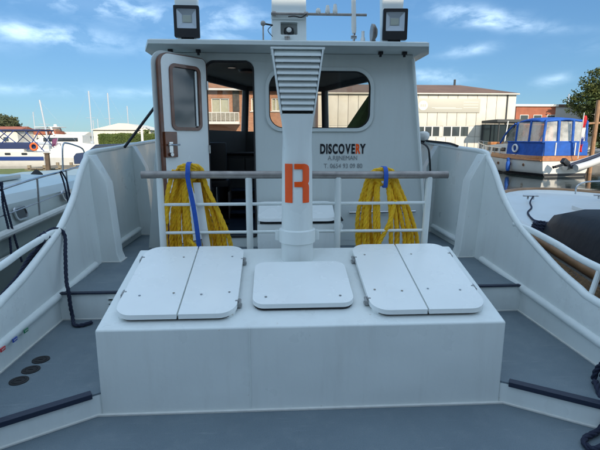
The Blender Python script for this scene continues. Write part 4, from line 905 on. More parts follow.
for x0, x1 in ((-1.40, -.62), (-.38, .42), (.58, 1.40)):
    MB().hexa([(x0, .28, 2.45), (x1, .28, 2.45), (x1, .27, 2.45), (x0, .27, 2.45), (x0, .36, 3.9), (x1, .36, 3.9), (x1, .35, 3.9), (x0, .35, 3.9)]).build('clear_stern_sheet', CLEARV, cr, smooth=0)
for x in (-.50, .50): TB('canopy_post', CAN, cr, [(x, .26, 2.4), (x, .34, 4.02)], .085, 8)
TB('canopy_hem', CAN, cr, [(-1.5, .27, 2.45), (1.5, .27, 2.45)], .07, 8); TB('canopy_hem', CAN, cr, [(-1.44, .36, 3.92), (0, .34, 4.05), (1.44, .36, 3.92)], .09, 8)
# windscreen, foredeck house
MB().hexa([(-1.3, 5.05, 2.30), (1.3, 5.05, 2.30), (1.3, 5.0, 2.30), (-1.3, 5.0, 2.30), (-1.2, 3.7, 3.75), (1.2, 3.7, 3.75), (1.2, 3.66, 3.75), (-1.2, 3.66, 3.75)]).build('windscreen', CLEARV, cr, smooth=0)
q = MB(); q.loft([[(-1.32*k, y, 1.3), (-1.28*k, y, h_), (0, y, h_+.08), (1.28*k, y, h_), (1.32*k, y, 1.3)] for y, h_, k in ((3.9, 2.25, 1), (6.0, 2.25, .97), (8.2, 2.1, .78), (8.8, 1.8, .7))]); q.build('coachroof', HW_, cr, smooth=30)
for s in (-1, 1):
    for y in (5.0, 6.0, 7.2): 
        k = .99 if y < 6.6 else (.93 if y < 7 else .84); BX('cabin_window', DGLASS, cr, (s*1.33*k, y, 1.86), (.04, .62, .30), 0.01, rot=Matrix.Rotation(s*(0 if y < 6.5 else .14), 3, 'Z'))
    TB('bow_rail', STEEL, cr, [(s*(hwid(y)-.08), y, shr(y)+.75) for y in (4.6, 5.8, 7, 8, 9, 10, 10.7)], .03, 6)
    for y in (4.8, 5.6, 6.5, 7.6, 8.6, 9.5, 10.4): TB('stanchion', STEEL, cr, [(s*(hwid(y)-.08), y, shr(y)), (s*(hwid(y)-.08), y, shr(y)+.75)], .025, 6)
for y, x in ((7.2, .2), (8.0, -.3)): BX('deck_box', TEAK, cr, (x, y, 2.32), (.7, .5, .25), .03)
cr.scale = (1.2, 1, 1)
TB('signal_mast', HW_, cr, [(0, 7.0, 2.3), (0.1, 6.9, 4.2)], .04, 8)
# lifebuoy, fender, flag, tender at the stern
def torus(b, c, R_, r_, ax='x', n=24):
    pts = []
    for k in range(n):
        a = 2*math.pi*k/n; pts.append((c[0], c[1]+R_*math.cos(a), c[2]+R_*math.sin(a)) if ax == 'x' else (c[0]+R_*math.cos(a), c[1], c[2]+R_*math.sin(a)))
    b.tube(pts, r_, 10, closed=True)
wcr = lambda p: Vector((20.65, 31.5, -.95)) + Vector(rotz((p[0]*1.2, p[1], p[2]), R(9)))
q = MB(); torus(q, (0, 0, 0), .26, .07); o = q.build('lifebuoy', LAMPW); o.location = wcr((-1.64, 3.0, 1.98)); o.rotation_euler = (0, 0, R(9)); tag(o, 'white lifebuoy on the shaded side of the blue canopy cruiser', 'lifebuoy')
q = MB(); q.tube([(0, 0, -.42), (0, 0, -.36), (0, 0, -.2), (0, 0, .25), (0, 0, .40), (0, 0, .46)], [.03, .12, .16, .16, .10, .03], 12); o = q.build('fender', CAN); o.location = wcr((-1.92, 3.2, .62)); tag(o, 'blue fender hanging on the white hull of the blue canopy cruiser', 'fender')
q = MB(); q.tube([(0, 0, -.2), (0, 0, -.15), (0, 0, .05), (0, 0, .1)], [.03, .13, .13, .03], 12); q.build('cap', CAN, o, loc=(0, 0, .55))
fl = thing('flag', 'drooping red white and blue flag at the stern of the blue canopy cruiser', 'flag', wcr((.45, -.45, 1.3)))
TB('staff', HW_, fl, [(0, 0, 0), (-.15, -.35, 3.15)], .035, 8)
for k, (m_, za, zb_) in enumerate(((FL_R, 2.95, 2.1), (FL_W, 2.15, 1.35), (FL_B, 1.5, .9), (FL_R, 1.0, .45))):
    secs = []
    for i in range(7):
        z = za + (zb_-za)*i/6; row = []
        for j in range(9): f = j/8; row.append((-.15*z/3.1 + .02+.20*f*(1+.15*math.sin(i*.9+k)), -.35*z/3.1 + .05*math.sin(f*9+i*.6+k), z))
        secs.append(row)
    q = MB(); q.loft(secs, closed=False); o = q.build('cloth', m_, fl, smooth=80); md = o.modifiers.new('s', 'SOLIDIFY'); md.thickness = .012
GREYT = mat('grey_inflatable', (0.52, 0.53, 0.52), 0.5)
td = thing('inflatable_tender', 'grey inflatable tender with black outboard slung behind the blue canopy cruiser', 'dinghy', wcr((.6, -.9, .95)), R(12))
for o_ in (0, 1): MB().tube(smooth_path([(-1.1, -.35+.9*o_, -.25), (0, -.35+.9*o_, .0), (1.2, -.3+.75*o_, .35), (1.9, -.1+.35*o_, .62)], 6), .24, 14).build('tube', GREYT, td, smooth=60)
BX('floor', BLACKR, td, (.2, .1, -.05), (2.2, .7, .06), .02, rot=Matrix.Rotation(-.22, 3, 'Y'))
MB().tube(smooth_path([(-1.3, .0, -.1), (-.2, .0, .2), (1.1, .05, .55), (2.0, .1, .85)], 6), .13, 10).build('spray_cover', NAVY, td, smooth=60)
ob = thing('outboard_motor', 'black tilted outboard motor on the grey inflatable tender', 'outboard', wcr((-1.0, -1.25, 1.0)), R(12))
BX('cowl', BLACK, ob, (0, 0, .10), (.55, .35, .38), .08, rot=Matrix.Rotation(.6, 3, 'Y')); BX('leg', BLACK, ob, (-.45, 0, -.12), (.75, .14, .16), .03, rot=Matrix.Rotation(-.25, 3, 'Y'))
MB().tube([(-.85, 0, -.2), (-.95, 0, -.23)], [.03, .10], 8).build('propeller_hub', BLACK, ob)
# wooden pole with cross piece at the right edge
wp = thing('mooring_pole', 'bare wooden pole with a short crossbar at the right edge', 'pole', (25.0, 35.0, -1.2))
TB('pole', TAN, wp, [(0, 0, 0), (.1, 0, 5.9)], .17, 10); TB('crossbar', TAN, wp, [(-1.0, 0, 4.1), (1.2, 0, 4.2)], .09, 8)
# navigation: jetty in front of the quay at right
JETW = mat('jetty_timber', (0.13, 0.09, 0.06), 0.85, color2=(0.07, 0.05, 0.035), vscale=4, bump=0.5, bscale=20)
jt = thing('jetty', 'dark timber jetty behind the blue canopy cruiser', 'jetty', (24, 40, -.95))
for k in range(26): BX('plank', JETW, jt, (-6+.5*k, 0, .62+random.uniform(-.01, .01)), (.46, 2.0, .06))
for k in range(5): TB('pile', JETW, jt, [(-5.5+3*k, -1.0, -1), (-5.5+3*k, -1.0, 1.1)], .16, 10)

# =================================================================== BUILDINGS
CREAM = mat('cream_cladding', (0.70, 0.655, 0.56), 0.6, color2=(0.62, 0.575, 0.48), vscale=1.2)
BROWNR = mat('brown_roof_sheet', (0.20, 0.115, 0.075), 0.7, var=0.3, vscale=0.6)
SIGNG = mat('grey_sign_board', (0.47, 0.45, 0.37), 0.5); SIGNW = mat('pale_sign_print', (0.66, 0.64, 0.57), 0.5)
FRW = mat('white_window_frame', (0.7, 0.68, 0.62), 0.5); WGL = mat('office_glass', (0.05, 0.06, 0.06), 0.08, spec=0.8)
DARK = mat('dark_awning', (0.05, 0.055, 0.055), 0.7)
BY = 45.0
def bp(px, py): return at(px, py, y=BY)
bt = bp(412, 94).z; bx1 = bp(517, 94).x; bx0 = bp(318, 94).x
cb = thing('cream_warehouse', 'long cream clad warehouse with low brown roof and a faded grey sign', 'building', (bx0, BY, -.1))
BLn = bx1-bx0; Hh = bt+.1
BX('wall', FRW, cb, (BLn/2, 6.08, Hh/2-.03), (BLn-.1, 11.9, Hh-.1))
npan = 20; pw = BLn/npan
wins = [(bp(a, 127.5).x-bx0, bp(b, 127.5).x-bx0) for a, b in ((388, 411), (417, 440), (443, 469))]
wz0, wz1 = bp(430, 137).z+.1, bp(430, 126).z+.1
def wallcut(x0, x1): return any(x1 > a+.01 and x0 < b-.01 for a, b in wins)
me_cache = {}
for k in range(npan):
    x0, x1 = k*pw, (k+1)*pw
    for z0_, z1_ in ((0, wz0), (wz0, wz1), (wz1, Hh)):
        if z0_ == wz0:
            segs = []; cur = x0
            for a, b in wins:
                if b <= x0 or a >= x1: continue
                if a > cur: segs.append((cur, a))
                cur = max(cur, b)
            if cur < x1: segs.append((cur, x1))
        else: segs = [(x0, x1)]
        for a, b in segs:
            if b-a > .06: BX('wall_panel', CREAM, cb, ((a+b)/2, .07+random.uniform(-.006, .006), (z0_+z1_)/2), (b-a-.035, .08, z1_-z0_-.02), 0.012)
for a, b in wins:
    n_ = 3 if b-a < 2.4 else 3
    q = MB(); q.prism(rrect(a, wz0, b, wz1, 0), lambda u, v, k: (u, .02+.1*k, v), holes=[rrect(a+.07+(b-a)*i/n_, wz0+.07, a-.05+(b-a)*(i+1)/n_, wz1-.07, 0) for i in range(n_)]); wf = q.build('window', FRW, cb)
    for i in range(n_): BX('pane', WGL, wf, (a+(b-a)*(i+.5)/n_+.01, .09, (wz0+wz1)/2), ((b-a)/n_-.06, .02, wz1-wz0-.1))
# eave band and hipped roof
BX('eave', CREAM, cb, (BLn/2, -.05, Hh+.03), (BLn+.3, .5, .12), .02)
rt = bp(480, 86.0).z+.1
q = MB(); rdg = Hh + (rt-Hh)*1.45
q.loft([[(-.2, -.3, Hh+.09), (BLn+.2, -.3, Hh+.09), (BLn+.2, 12.3, Hh+.09), (-.2, 12.3, Hh+.09)], [(2.6, 4.0, rdg+.18), (BLn-4.2, 4.0, rdg+.18), (BLn-4.2, 8, rdg+.18), (2.6, 8, rdg+.18)]]); q.build('roof', BROWNR, cb, smooth=0)
TB('roof_vent', DARK, cb, [(BLn-4.8, 4.0, rdg), (BLn-4.8, 4.0, rdg+.75)], .12, 8)
TB('rain_pipe', DARK, cb, [(bp(508, 95).x-bx0, -.02, 0), (bp(508, 95).x-bx0, -.02, Hh)], .06, 8)
sa, sb, s0, s1 = bp(416, 98).x-bx0, bp(480.5, 98).x-bx0, bp(430, 112.5).z+.1, bp(430, 98.5).z+.1
sg = BX('sign_board', SIGNG, cb, ((sa+sb)/2, -.02, (s0+s1)/2), (sb-sa, .06, s1-s0), .01)
lx_ = bp(423, 105).x-bx0; lz_ = bp(423, 105.5).z+.1
MB().tube([(lx_, -.05, lz_), (lx_, -.07, lz_)], .47, 30).build('emblem', SIGNW, sg)
for k in range(3): BX('emblem_stroke', SIGNG, sg, (lx_-.2+.2*k, -.075, lz_), (.11, .01, .24))
for (xa, xb, zz) in ((.25, .62, .35), (.30, .72, .28), (.74, .97, .75), (.74, .97, .55), (.74, .97, .35)):
    BX('print_line', SIGNW, sg, (sa+(sb-sa)*(xa+xb)/2, -.053, s0+(s1-s0)*zz), ((sb-sa)*(xb-xa), .006, .05))
# annexe / awning in front of the right end
aw = thing('awning', 'dark flat awning in front of the right end of the cream warehouse', 'awning', (bp(478, 121).x, BY-2.4, -.1))
awL = bp(545, 121).x - bp(478, 121).x; awz = at(478, 121.5, y=BY-2.4).z+.1
BX('canopy', DARK, aw, (awL/2, 0, awz), (awL, 3.2, .28), .03)
for k in range(5): TB('post', DARK, aw, [(.3+(awL-.6)*k/4, -1.4, 0), (.3+(awL-.6)*k/4, -1.4, awz-.1)], .06, 8)
BX('shop_front', WGL, aw, (awL*.36, 2.28, awz*.55), (awL*.62, .06, awz*.8))
for k in range(6): BX('glazing_bar', DARK, aw, (awL*.07+awL*.62*k/5.3, 2.22, awz*.55), (.07, .06, awz*.8))
RED = mat('brick_red_render', (0.40, 0.13, 0.07), 0.8, var=0.25, vscale=1.5)
STOCK = mat('stock_dark', (0.10, 0.09, 0.08), 0.8, var=0.5, vscale=3)
rnd = random.Random(4)
cols = [RED, STOCK, mat('crate_blue', (.04, .08, .2), .6), mat('crate_cream', (.5, .45, .35), .6), mat('crate_green', (.06, .12, .05), .6)]
words = ['red', 'dark', 'blue', 'cream', 'green']
for k in range(5):
    i_ = (k*2) % 5; w_, h_ = rnd.uniform(.9, 1.5), rnd.uniform(.7, 1.6); x_ = bp(478, 121).x + .9 + k*awL/5.5
    t = thing('stacked_crate', '%s crate standing under the dark awning of the cream warehouse' % words[i_], 'crate', (x_, BY-2.2+rnd.uniform(-.6, .6), -.1), group='crates under the awning')
    BX('body', cols[i_], t, (0, 0, h_/2), (w_, .8, h_), .03); BX('lid', cols[(i_+1) % 5], t, (0, 0, h_+.03), (w_+.06, .86, .06), .01)
# low red-brick building right
def simple_building(label, cat, px0, px1, pyt, Y_, m, roofm, depth=10, band=None, name='shed'):
    a, b = at(px0, pyt, y=Y_), at(px1, pyt, y=Y_); t = thing(name, label, cat, (a.x, Y_, -.1)); L_ = b.x-a.x; H_ = a.z+.1
    BX('wall', m, t, (L_/2, depth/2, H_/2), (L_, depth, H_)); BX('roof', roofm, t, (L_/2, depth/2, H_+.15), (L_+.5, depth+.5, .3), .03)
    return t, L_, H_
t, L_, H_ = simple_building('low red brick building with white roof edge behind the blue canopy cruiser', 'building', 516.5, 556, 106.5, 62, RED, FRW)
for k in range(3): 
    f = BX('window', FRW, t, (1.2+k*1.9, -.02, H_-1.6), (1.2, .08, 1.0)); BX('pane', WGL, f, (1.2+k*1.9, -.07, H_-1.6), (1.05, .04, .85))
t, L_, H_ = simple_building('white flat-roofed shed right of the low red brick building', 'building', 556, 600, 106.5, 66, FRW, BROWNR, name='white_shed')
BX('door', DARK, t, (2, -.02, 1.3), (1.6, .08, 2.6))
# brick apartment house seen through the wheelhouse
def brick_mat():
    m = bpy.data.materials.new('orange_brickwork'); m.use_nodes = True; nt = m.node_tree; N = nt.nodes; L = nt.links; b = N['Principled BSDF']; b.inputs['Roughness'].default_value = .85
    tc = N.new('ShaderNodeTexCoord'); mp = N.new('ShaderNodeMapping'); mp.inputs['Rotation'].default_value = (R(90), 0, 0); L.new(tc.outputs['Object'], mp.inputs[0])
    br_ = N.new('ShaderNodeTexBrick'); br_.inputs['Color1'].default_value = (.46, .20, .10, 1); br_.inputs['Color2'].default_value = (.36, .14, .07, 1); br_.inputs['Mortar'].default_value = (.38, .30, .22, 1)
    br_.inputs['Scale'].default_value = 1; br_.inputs['Brick Width'].default_value = .22; br_.inputs['Row Height'].default_value = .075; br_.inputs['Mortar Size'].default_value = .008
    L.new(mp.outputs[0], br_.inputs['Vector']); L.new(br_.outputs[0], b.inputs['Base Color']); return m
BRICK = brick_mat()
TILE = mat('clay_roof_tile', (0.42, 0.22, 0.13), 0.8, var=0.35, vscale=2.0)
FY = 40.0
def fp(px, py): return at(px, py, y=FY)
fx0, fx1 = fp(178, 90).x, fp(306, 90).x; fH = fp(230, 90).z+.1
fb = thing('brick_house', 'orange brick house with balcony and tiled roof seen through the wheelhouse door', 'building', (fx0, FY, -.1))
FL = fx1-fx0
winb = [(211, 229, 98, 113.5), (251, 262, 98, 111), (271.5, 280, 98, 111), (288, 299, 98, 111), (186, 201, 98, 113.5)]
holes = []
for a, b, c, d in winb: holes.append(rrect(fp(a, c).x-fx0, fp(a, d).z+.1, fp(b, c).x-fx0, fp(a, c).z+.1, 0))
MB().prism([(0, 0), (FL, 0), (FL, fH), (0, fH)], lambda u, v, k: (u, .3*k, v), holes=holes).build('wall', BRICK, fb, smooth=0)
CURT = mat('cream_curtain', (0.62, 0.60, 0.45), 0.8, var=0.15, vscale=5)
BX('back_wall', BRICK, fb, (FL/2, 5.2, fH/2-.03), (FL-.1, 9.0, fH-.1))
for h_ in holes:
    us_ = [p[0] for p in h_]; vs_ = [p[1] for p in h_]; a, b, c, d = min(us_), max(us_), min(vs_), max(vs_); m_ = (a+b)/2
    q = MB(); q.prism(rrect(a, c, b, d, 0), lambda u, v, k: (u, .08+.08*k, v), holes=[rrect(a+.07, c+.07, m_-.04, d-.07, 0), rrect(m_+.04, c+.07, b-.07, d-.07, 0)]); f_ = q.build('window', FRW, fb)
    BX('curtain', CURT, f_, (m_, .22, (c+d)/2), (b-a, .03, d-c)); BX('pane', GLASS, f_, (m_, .13, (c+d)/2), (b-a-.1, .01, d-c-.1)); BX('sill', FRW, f_, (m_, -.04, c-.05), (b-a+.2, .14, .07), .01)
# recessed dark stair slot
BX('stair_slot', STOCK, fb, (fp(236, 100).x-fx0, -.04, fp(236, 101).z+.1), (.55, .1, 1.75))
# balcony
ba, bb = fp(205, 113).x-fx0, fp(240, 113).x-fx0; bz0, bz1 = fp(220, 124.5).z+.1, fp(220, 113.5).z+.1
bal = BX('balcony', FRW, fb, ((ba+bb)/2, -.65, bz0+.10), (bb-ba, 1.3, .22), .01)
SCR = mat('balcony_mesh', (0.34, 0.31, 0.25), 0.7, var=0.3, vscale=8)
for k in range(2): BX('screen', SCR, bal, (ba+(bb-ba)*(k+.5)/2, -1.27, (bz0+bz1)/2+.12), ((bb-ba)/2-.06, .04, bz1-bz0-.28))
TB('top_rail', FRW, bal, [(ba, -1.28, bz1), (bb, -1.28, bz1)], .04, 8)
for k in range(9): BX('baluster', FRW, bal, (ba+(bb-ba)*k/8, -1.30, (bz0+bz1)/2), (.04, .04, bz1-bz0))
# tiled roof: courses built as geometry
rz0, ry0 = fH, -.5; rf = None
q = MB(); q.hexa([(-.4, -.5, fH), (FL+.4, -.5, fH), (FL+.4, 9.8, fH), (-.4, 9.8, fH), (-.4, 4.4, fH+2.6), (FL+.4, 4.4, fH+2.6), (FL+.4, 4.9, fH+2.6), (-.4, 4.9, fH+2.6)]); rf = q.build('roof', TILE, fb, smooth=0)
q = MB()
for k in range(14):
    y0, y1 = -.52 + 4.92*k/14, -.52 + 4.92*(k+1)/14; za, zb_ = fH + 2.6*k/14 + .03, fH + 2.6*(k+1)/14 + .03
    q.hexa([(-.42, y0, za), (FL+.42, y0, za), (FL+.42, y1, zb_), (-.42, y1, zb_), (-.42, y0, za+.07), (FL+.42, y0, za+.07), (FL+.42, y1, zb_+.02), (-.42, y1, zb_+.02)])
o = q.build('tile_course', TILE, rf, smooth=0); o['kind'] = 'stuff'
TB('gutter', FRW, fb, [(-.4, -.58, fH-.02), (FL+.4, -.58, fH-.02)], .09, 8)

# =================================================================== LEFT BACKGROUND
HEDG = mat('hedge_leaves', (0.085, 0.12, 0.022), 0.85, color2=(0.045, 0.07, 0.014), vscale=3)
LEAF = mat('tree_leaves', (0.040, 0.070, 0.014), 0.7, color2=(0.13, 0.14, 0.03), vscale=0.8)
LEAF2 = mat('far_leaves', (0.060, 0.080, 0.035), 0.85, color2=(0.10, 0.11, 0.05), vscale=.3)
BARK = mat('bark', (0.09, 0.065, 0.045), 0.9, bump=0.6, bscale=20)
def leaves(name, m, blobs, n, size, parent=None, seed=1, shell=.55):
    rnd = random.Random(seed); V, Fc = [], []
    tot = sum(b[3]*b[4]*b[5] for b in blobs)**1.0
    for (cx, cy, cz, rx, ry, rz) in blobs:
        k = int(n*(rx*ry*rz)/tot)
        # clumps inside each lobe
        for c in range(max(1, k//14)):
            while True:
                d = Vector((rnd.gauss(0, 1), rnd.gauss(0, 1), rnd.gauss(0, 1)))
                if d.length > .1: break
            d.normalize(); rad = shell + (1-shell)*rnd.random(); rad *= 1 + .16*noise.noise(d*2.3 + Vector((cx, cy, cz)))
            p = Vector((cx+d.x*rx*rad, cy+d.y*ry*rad, cz+d.z*rz*rad)); cs = size*rnd.uniform(1.2, 2.6)
            for _ in range(14):
                q_ = p + Vector((rnd.gauss(0, cs*.6), rnd.gauss(0, cs*.6), rnd.gauss(0, cs*.42)))
                a = Vector((rnd.gauss(0, 1), rnd.gauss(0, 1), rnd.gauss(0, .6))).normalized(); b_ = a.cross(Vector((rnd.gauss(0, 1), rnd.gauss(0, 1), rnd.gauss(0, 1)))).normalized(); s_ = size*rnd.uniform(.5, 1.1)
                i = len(V); V += [q_-a*s_, q_-b_*s_*.55, q_+a*s_, q_+b_*s_*.55]; Fc.append((i, i+1, i+2, i+3))
    me = bpy.data.meshes.new(name); me.from_pydata([tuple(v) for v in V], [], Fc); me.materials.append(m); o = bpy.data.objects.new(name, me); COL.objects.link(o)
    if parent: o.parent = parent
    return o
def tree(label, loc, h, r, n, size, seed, m=LEAF, name='tree', group=None, lobes=9, squash=.8, base=.28):
    rnd = random.Random(seed); t = thing(name, label, 'tree', loc, 0, group)
    q = MB(); q.tube([(0, 0, 0), (.1, 0, h*.25), (0, .1, h*.5), (.1, 0, h*.8)], [h*.035, h*.027, h*.018, h*.006], 10)
    bl_ = []
    for k in range(lobes):
        a = rnd.uniform(0, 6.28); f = rnd.random(); zz = h*(base+.12 + (.82-base)*f); rr = r*(1-abs(f-.38)*.9)*rnd.uniform(.35, .75); c = (rr*math.cos(a), rr*math.sin(a), zz); s_ = r*rnd.uniform(.34, .52)
        bl_.append((*c, s_, s_, s_*squash)); q.tube([(0, 0, zz*.55), (c[0]*.5, c[1]*.5, zz*.8), c], [h*.014, h*.009, h*.003], 6)
    q.build('trunk', BARK, t); leaves('crown', m, bl_, n, size, t, seed); return t
# big tree at the right
p = at(607, 140, y=58)
tree('large leafy tree rising at the right edge behind the cruiser', (p.x+.5, 58, -.1), 11.0, 5.6, 52000, .19, 11, lobes=24, base=.05)
p = at(640, 140, y=60); tree('second leafy tree just outside the right edge', (p.x+3, 61, -.1), 11.5, 5.0, 12000, .22, 12, lobes=12, base=.1)
for i, (px, py, Y_) in enumerate(((547, 109, 110), (566, 108.5, 105), (575, 106, 112))):
    p = at(px, py, y=Y_); lab = ['distant round tree above the low red brick building', 'distant tree beside the thin white mast', 'distant tree left of the large leafy tree'][i]
    tree(lab, (p.x, Y_, 0), p.z-.1+.3, 3.2, 4000, .3, 20+i, LEAF2, group='distant trees on the right')
# hedge, tent, lamp post, cars
hA, hB = at(98, 134.5, y=37), at(152, 133.5, y=37)
hg = thing('hedge', 'clipped green hedge in front of the pale tent on the left', 'hedge', (hA.x, 37, -.1))
hl = hB.x-hA.x+1.5; hh_ = hA.z+.1
BX('core', HEDG, hg, (hl/2, .5, hh_/2-.04), (hl-.1, .9, hh_-.12))
def hedge_leaves():
    rnd = random.Random(3); V, Fc = [], []
    for _ in range(26000):
        f = rnd.random()
        if f < .62: p_ = Vector((rnd.uniform(0, hl), rnd.gauss(0, .04), rnd.uniform(0, hh_)))
        else: p_ = Vector((rnd.uniform(0, hl), rnd.uniform(0, 1), hh_-.05+rnd.gauss(0, .04)))
        p_.y += .05*noise.noise(p_*1.7); p_.z += .06*noise.noise(p_*1.1)
        a = Vector((rnd.gauss(0, 1), rnd.gauss(0, .6), rnd.gauss(0, 1))).normalized(); b_ = a.cross(Vector((0, 1, .3))).normalized(); s_ = rnd.uniform(.04, .09); i = len(V)
        V.extend([p_-a*s_, p_-b_*s_*.5, p_+a*s_, p_+b_*s_*.5]); Fc.append((i, i+1, i+2, i+3))
    me = bpy.data.meshes.new('foliage'); me.from_pydata([tuple(v) for v in V], [], Fc); me.materials.append(HEDG); o = bpy.data.objects.new('foliage', me); COL.objects.link(o); o.parent = hg
hedge_leaves()
TENT = mat('tent_fabric', (0.72, 0.68, 0.58), 0.7, var=0.05, vscale=1)
ta, tb_, tt = at(93, 130, y=55), at(150, 130, y=55), at(121, 123.5, y=55)
tn = thing('marquee_tent', 'pale cream marquee with pitched top behind the hedge', 'tent', (ta.x, 55, -.1)); tl = tb_.x-ta.x; th_ = ta.z+.1
BX('wall', TENT, tn, (tl/2, 4, th_/2), (tl, 8, th_), .02)
q = MB(); q.prism([(-.2, th_+.004), (tl+.2, th_+.004), (tl*.62, tt.z+.1), (tl*.46, tt.z+.12), (tl*.36, tt.z-.05)], lambda u, v, k: (u, -.3+8.6*k, v)); q.build('roof', TENT, tn)
for k in range(5): BX('wall_panel', TENT, tn, (tl*(k+.5)/5, -.03, th_/2), (tl/5-.08, .04, th_-.2), .01)
tree('small bush at the right end of the hedge behind the railing strut', (at(141, 140, y=39).x, 39.5, -.1), 2.9, 1.5, 3500, .12, 31, HEDG, name='bush', lobes=6, base=.1)
tree('small round bush sticking up above the middle of the hedge', (at(124, 140, y=39).x, 39.5, -.1), 2.2, 1.0, 2500, .10, 32, HEDG, name='bush', lobes=5, base=.1)
p = at(143, 150, y=34); tp = thing('lamp_post', 'thin pale post standing in front of the hedge at its right end', 'post', (p.x, 34, -.1)); TB('pole', FRW, tp, [(0, 0, 0), (0, 0, 2.6)], .09, 8); BX('cap', FRW, tp, (0, 0, 2.64), (.26, .26, .1), .03)
CGL = mat('car_glass', (0.02, 0.025, 0.03), 0.08, spec=0.8)
def car(label, loc, rz, paint):
    t = thing('parked_car', label, 'car', loc, rz, group='cars parked behind the left bulwark')
    q = MB(); prof = [(-2.1, .35), (-2.1, .75), (-1.95, .92), (-1.35, .98), (-.85, 1.38), (.65, 1.42), (1.35, 1.0), (2.0, .85), (2.1, .6), (2.1, .35)]
    secs = []
    for x_, k in ((-.85, .93), (-.80, 1), (.80, 1), (.85, .93)): secs.append([(u, x_ if v < 1.0 else x_*.82, v*(1 if v < .9 else 1)) for u, v in prof])
    q.loft(secs); q.build('body', paint, t, bevel=.03)
    for s in (-1, 1):
        MB().hexa([(-1.2, s*.80, 1.0), (1.15, s*.80, 1.02), (1.15, s*.83, 1.02), (-1.2, s*.83, 1.0), (-.82, s*.67, 1.32), (.6, s*.67, 1.36), (.6, s*.72, 1.36), (-.82, s*.72, 1.32)]).build('side_window', CGL, t, smooth=0)
        for x_ in (-1.3, 1.35):
            wl = MB().tube([(x_, s*.70, .32), (x_, s*.87, .32)], .32, 20).build('wheel', BLACKR, t); MB().tube([(x_, s*.86, .32), (x_, s*.88, .32)], .19, 16).build('rim', STEEL, wl)
    for a, b, c, d in ((1.36, 1.0, .70, 1.40), (-1.36, .99, -.88, 1.37)):
        e = .02 if a > 0 else -.02
        MB().hexa([(a+e, -.66, b+.01), (a+e, .66, b+.01), (a-e, .66, b-.01), (a-e, -.66, b-.01), (c+e, -.58, d+.01), (c+e, .58, d+.01), (c-e, .58, d-.01), (c-e, -.58, d-.01)]).build('windscreen', CGL, t, smooth=0)
    return t
NAVC = mat('navy_car_paint', (0.012, 0.02, 0.06), 0.25, coat=.6); GRC = mat('grey_green_car_paint', (0.10, 0.13, 0.13), 0.25, coat=.6)
p = at(103, 147.5, y=27.5); car('dark navy car parked in front of the hedge, left of the two', (p.x+.5, 28, -.1), R(4), NAVC).scale = (1, 1, 1.08)
p = at(134, 147, y=27.5); car('grey green car parked in front of the hedge, right of the two', (p.x+.6, 27.5, -.1), R(-6), GRC).scale = (1, 1, 1.16)
# sailing yachts with tall masts
MASTW = mat('mast_paint', (0.42, 0.46, 0.50), 0.35)
def yacht(label, px, pyt, Y_, lean=0.0, hl_=9.0, boomdir=1):
    p = at(px, pyt, y=Y_); t = thing('sailing_yacht', label, 'sailing boat', (p.x, Y_, -.95), 0, group='sailing yachts in the far marina'); Hm = p.z+.95
    secs = []
    for y, hw_, zs in ((-hl_/2, .9, 1.0), (-hl_/4, 1.4, .95), (0, 1.5, 1.0), (hl_/4, 1.1, 1.1), (hl_/2, .05, 1.3)):
        secs.append([(y, -hw_, zs), (y, -hw_*.85, .3), (y, 0, -.3), (y, hw_*.85, .3), (y, hw_, zs)])
    MB().loft(secs).build('hull', HW_, t); BX('coachroof', HW_, t, (-.3, 0, 1.2), (3.6, 1.8, .5), .1)
    TB('mast', MASTW, t, [(0, 0, 1), (lean*Hm, 0, Hm)], .11, 8); TB('boom', MASTW, t, [(0, 0, 2.1), (-3.2*boomdir, 0, 2.2)], .16, 8)
    q = MB()
    for x_ in (-hl_/2, hl_/2): q.tube([(x_, 0, 1.1), (lean*Hm, 0, Hm-.1)], .008, 4)
    q.tube([(lean*Hm*.6-.7, 0, Hm*.6), (lean*Hm*.6+.7, 0, Hm*.6)], .03, 6); q.build('rigging', MASTW, t); return t
yacht('yacht with the tall mast left of the hedge', 88.5, 91, 72, .0)
yacht('yacht whose tall mast rises above the left part of the pale tent', 107.5, 93, 76, .0)
yacht('yacht with a shorter mast above the right part of the tent', 127, 106, 95, 0)
yacht('far yacht with a low mast just right of the tallest left mast', 93, 120, 120, 0); yacht('far yacht with a low mast between the two tall masts', 97.5, 119, 125, 0)
yacht('yacht with the leaning white mast behind the white and blue cruiser', 45, 100, 62, -.09, 9)
yacht('far yacht with a thin mast at the left of the leaning mast', 33, 112, 110, 0)
# thin mast right
p = at(568, 94, y=90); tag(TB('flag_pole', MASTW, None, [(p.x, 90, 0), (p.x+.2, 90, p.z)], .13, 8), 'thin white pole above the distant trees on the right', 'pole')
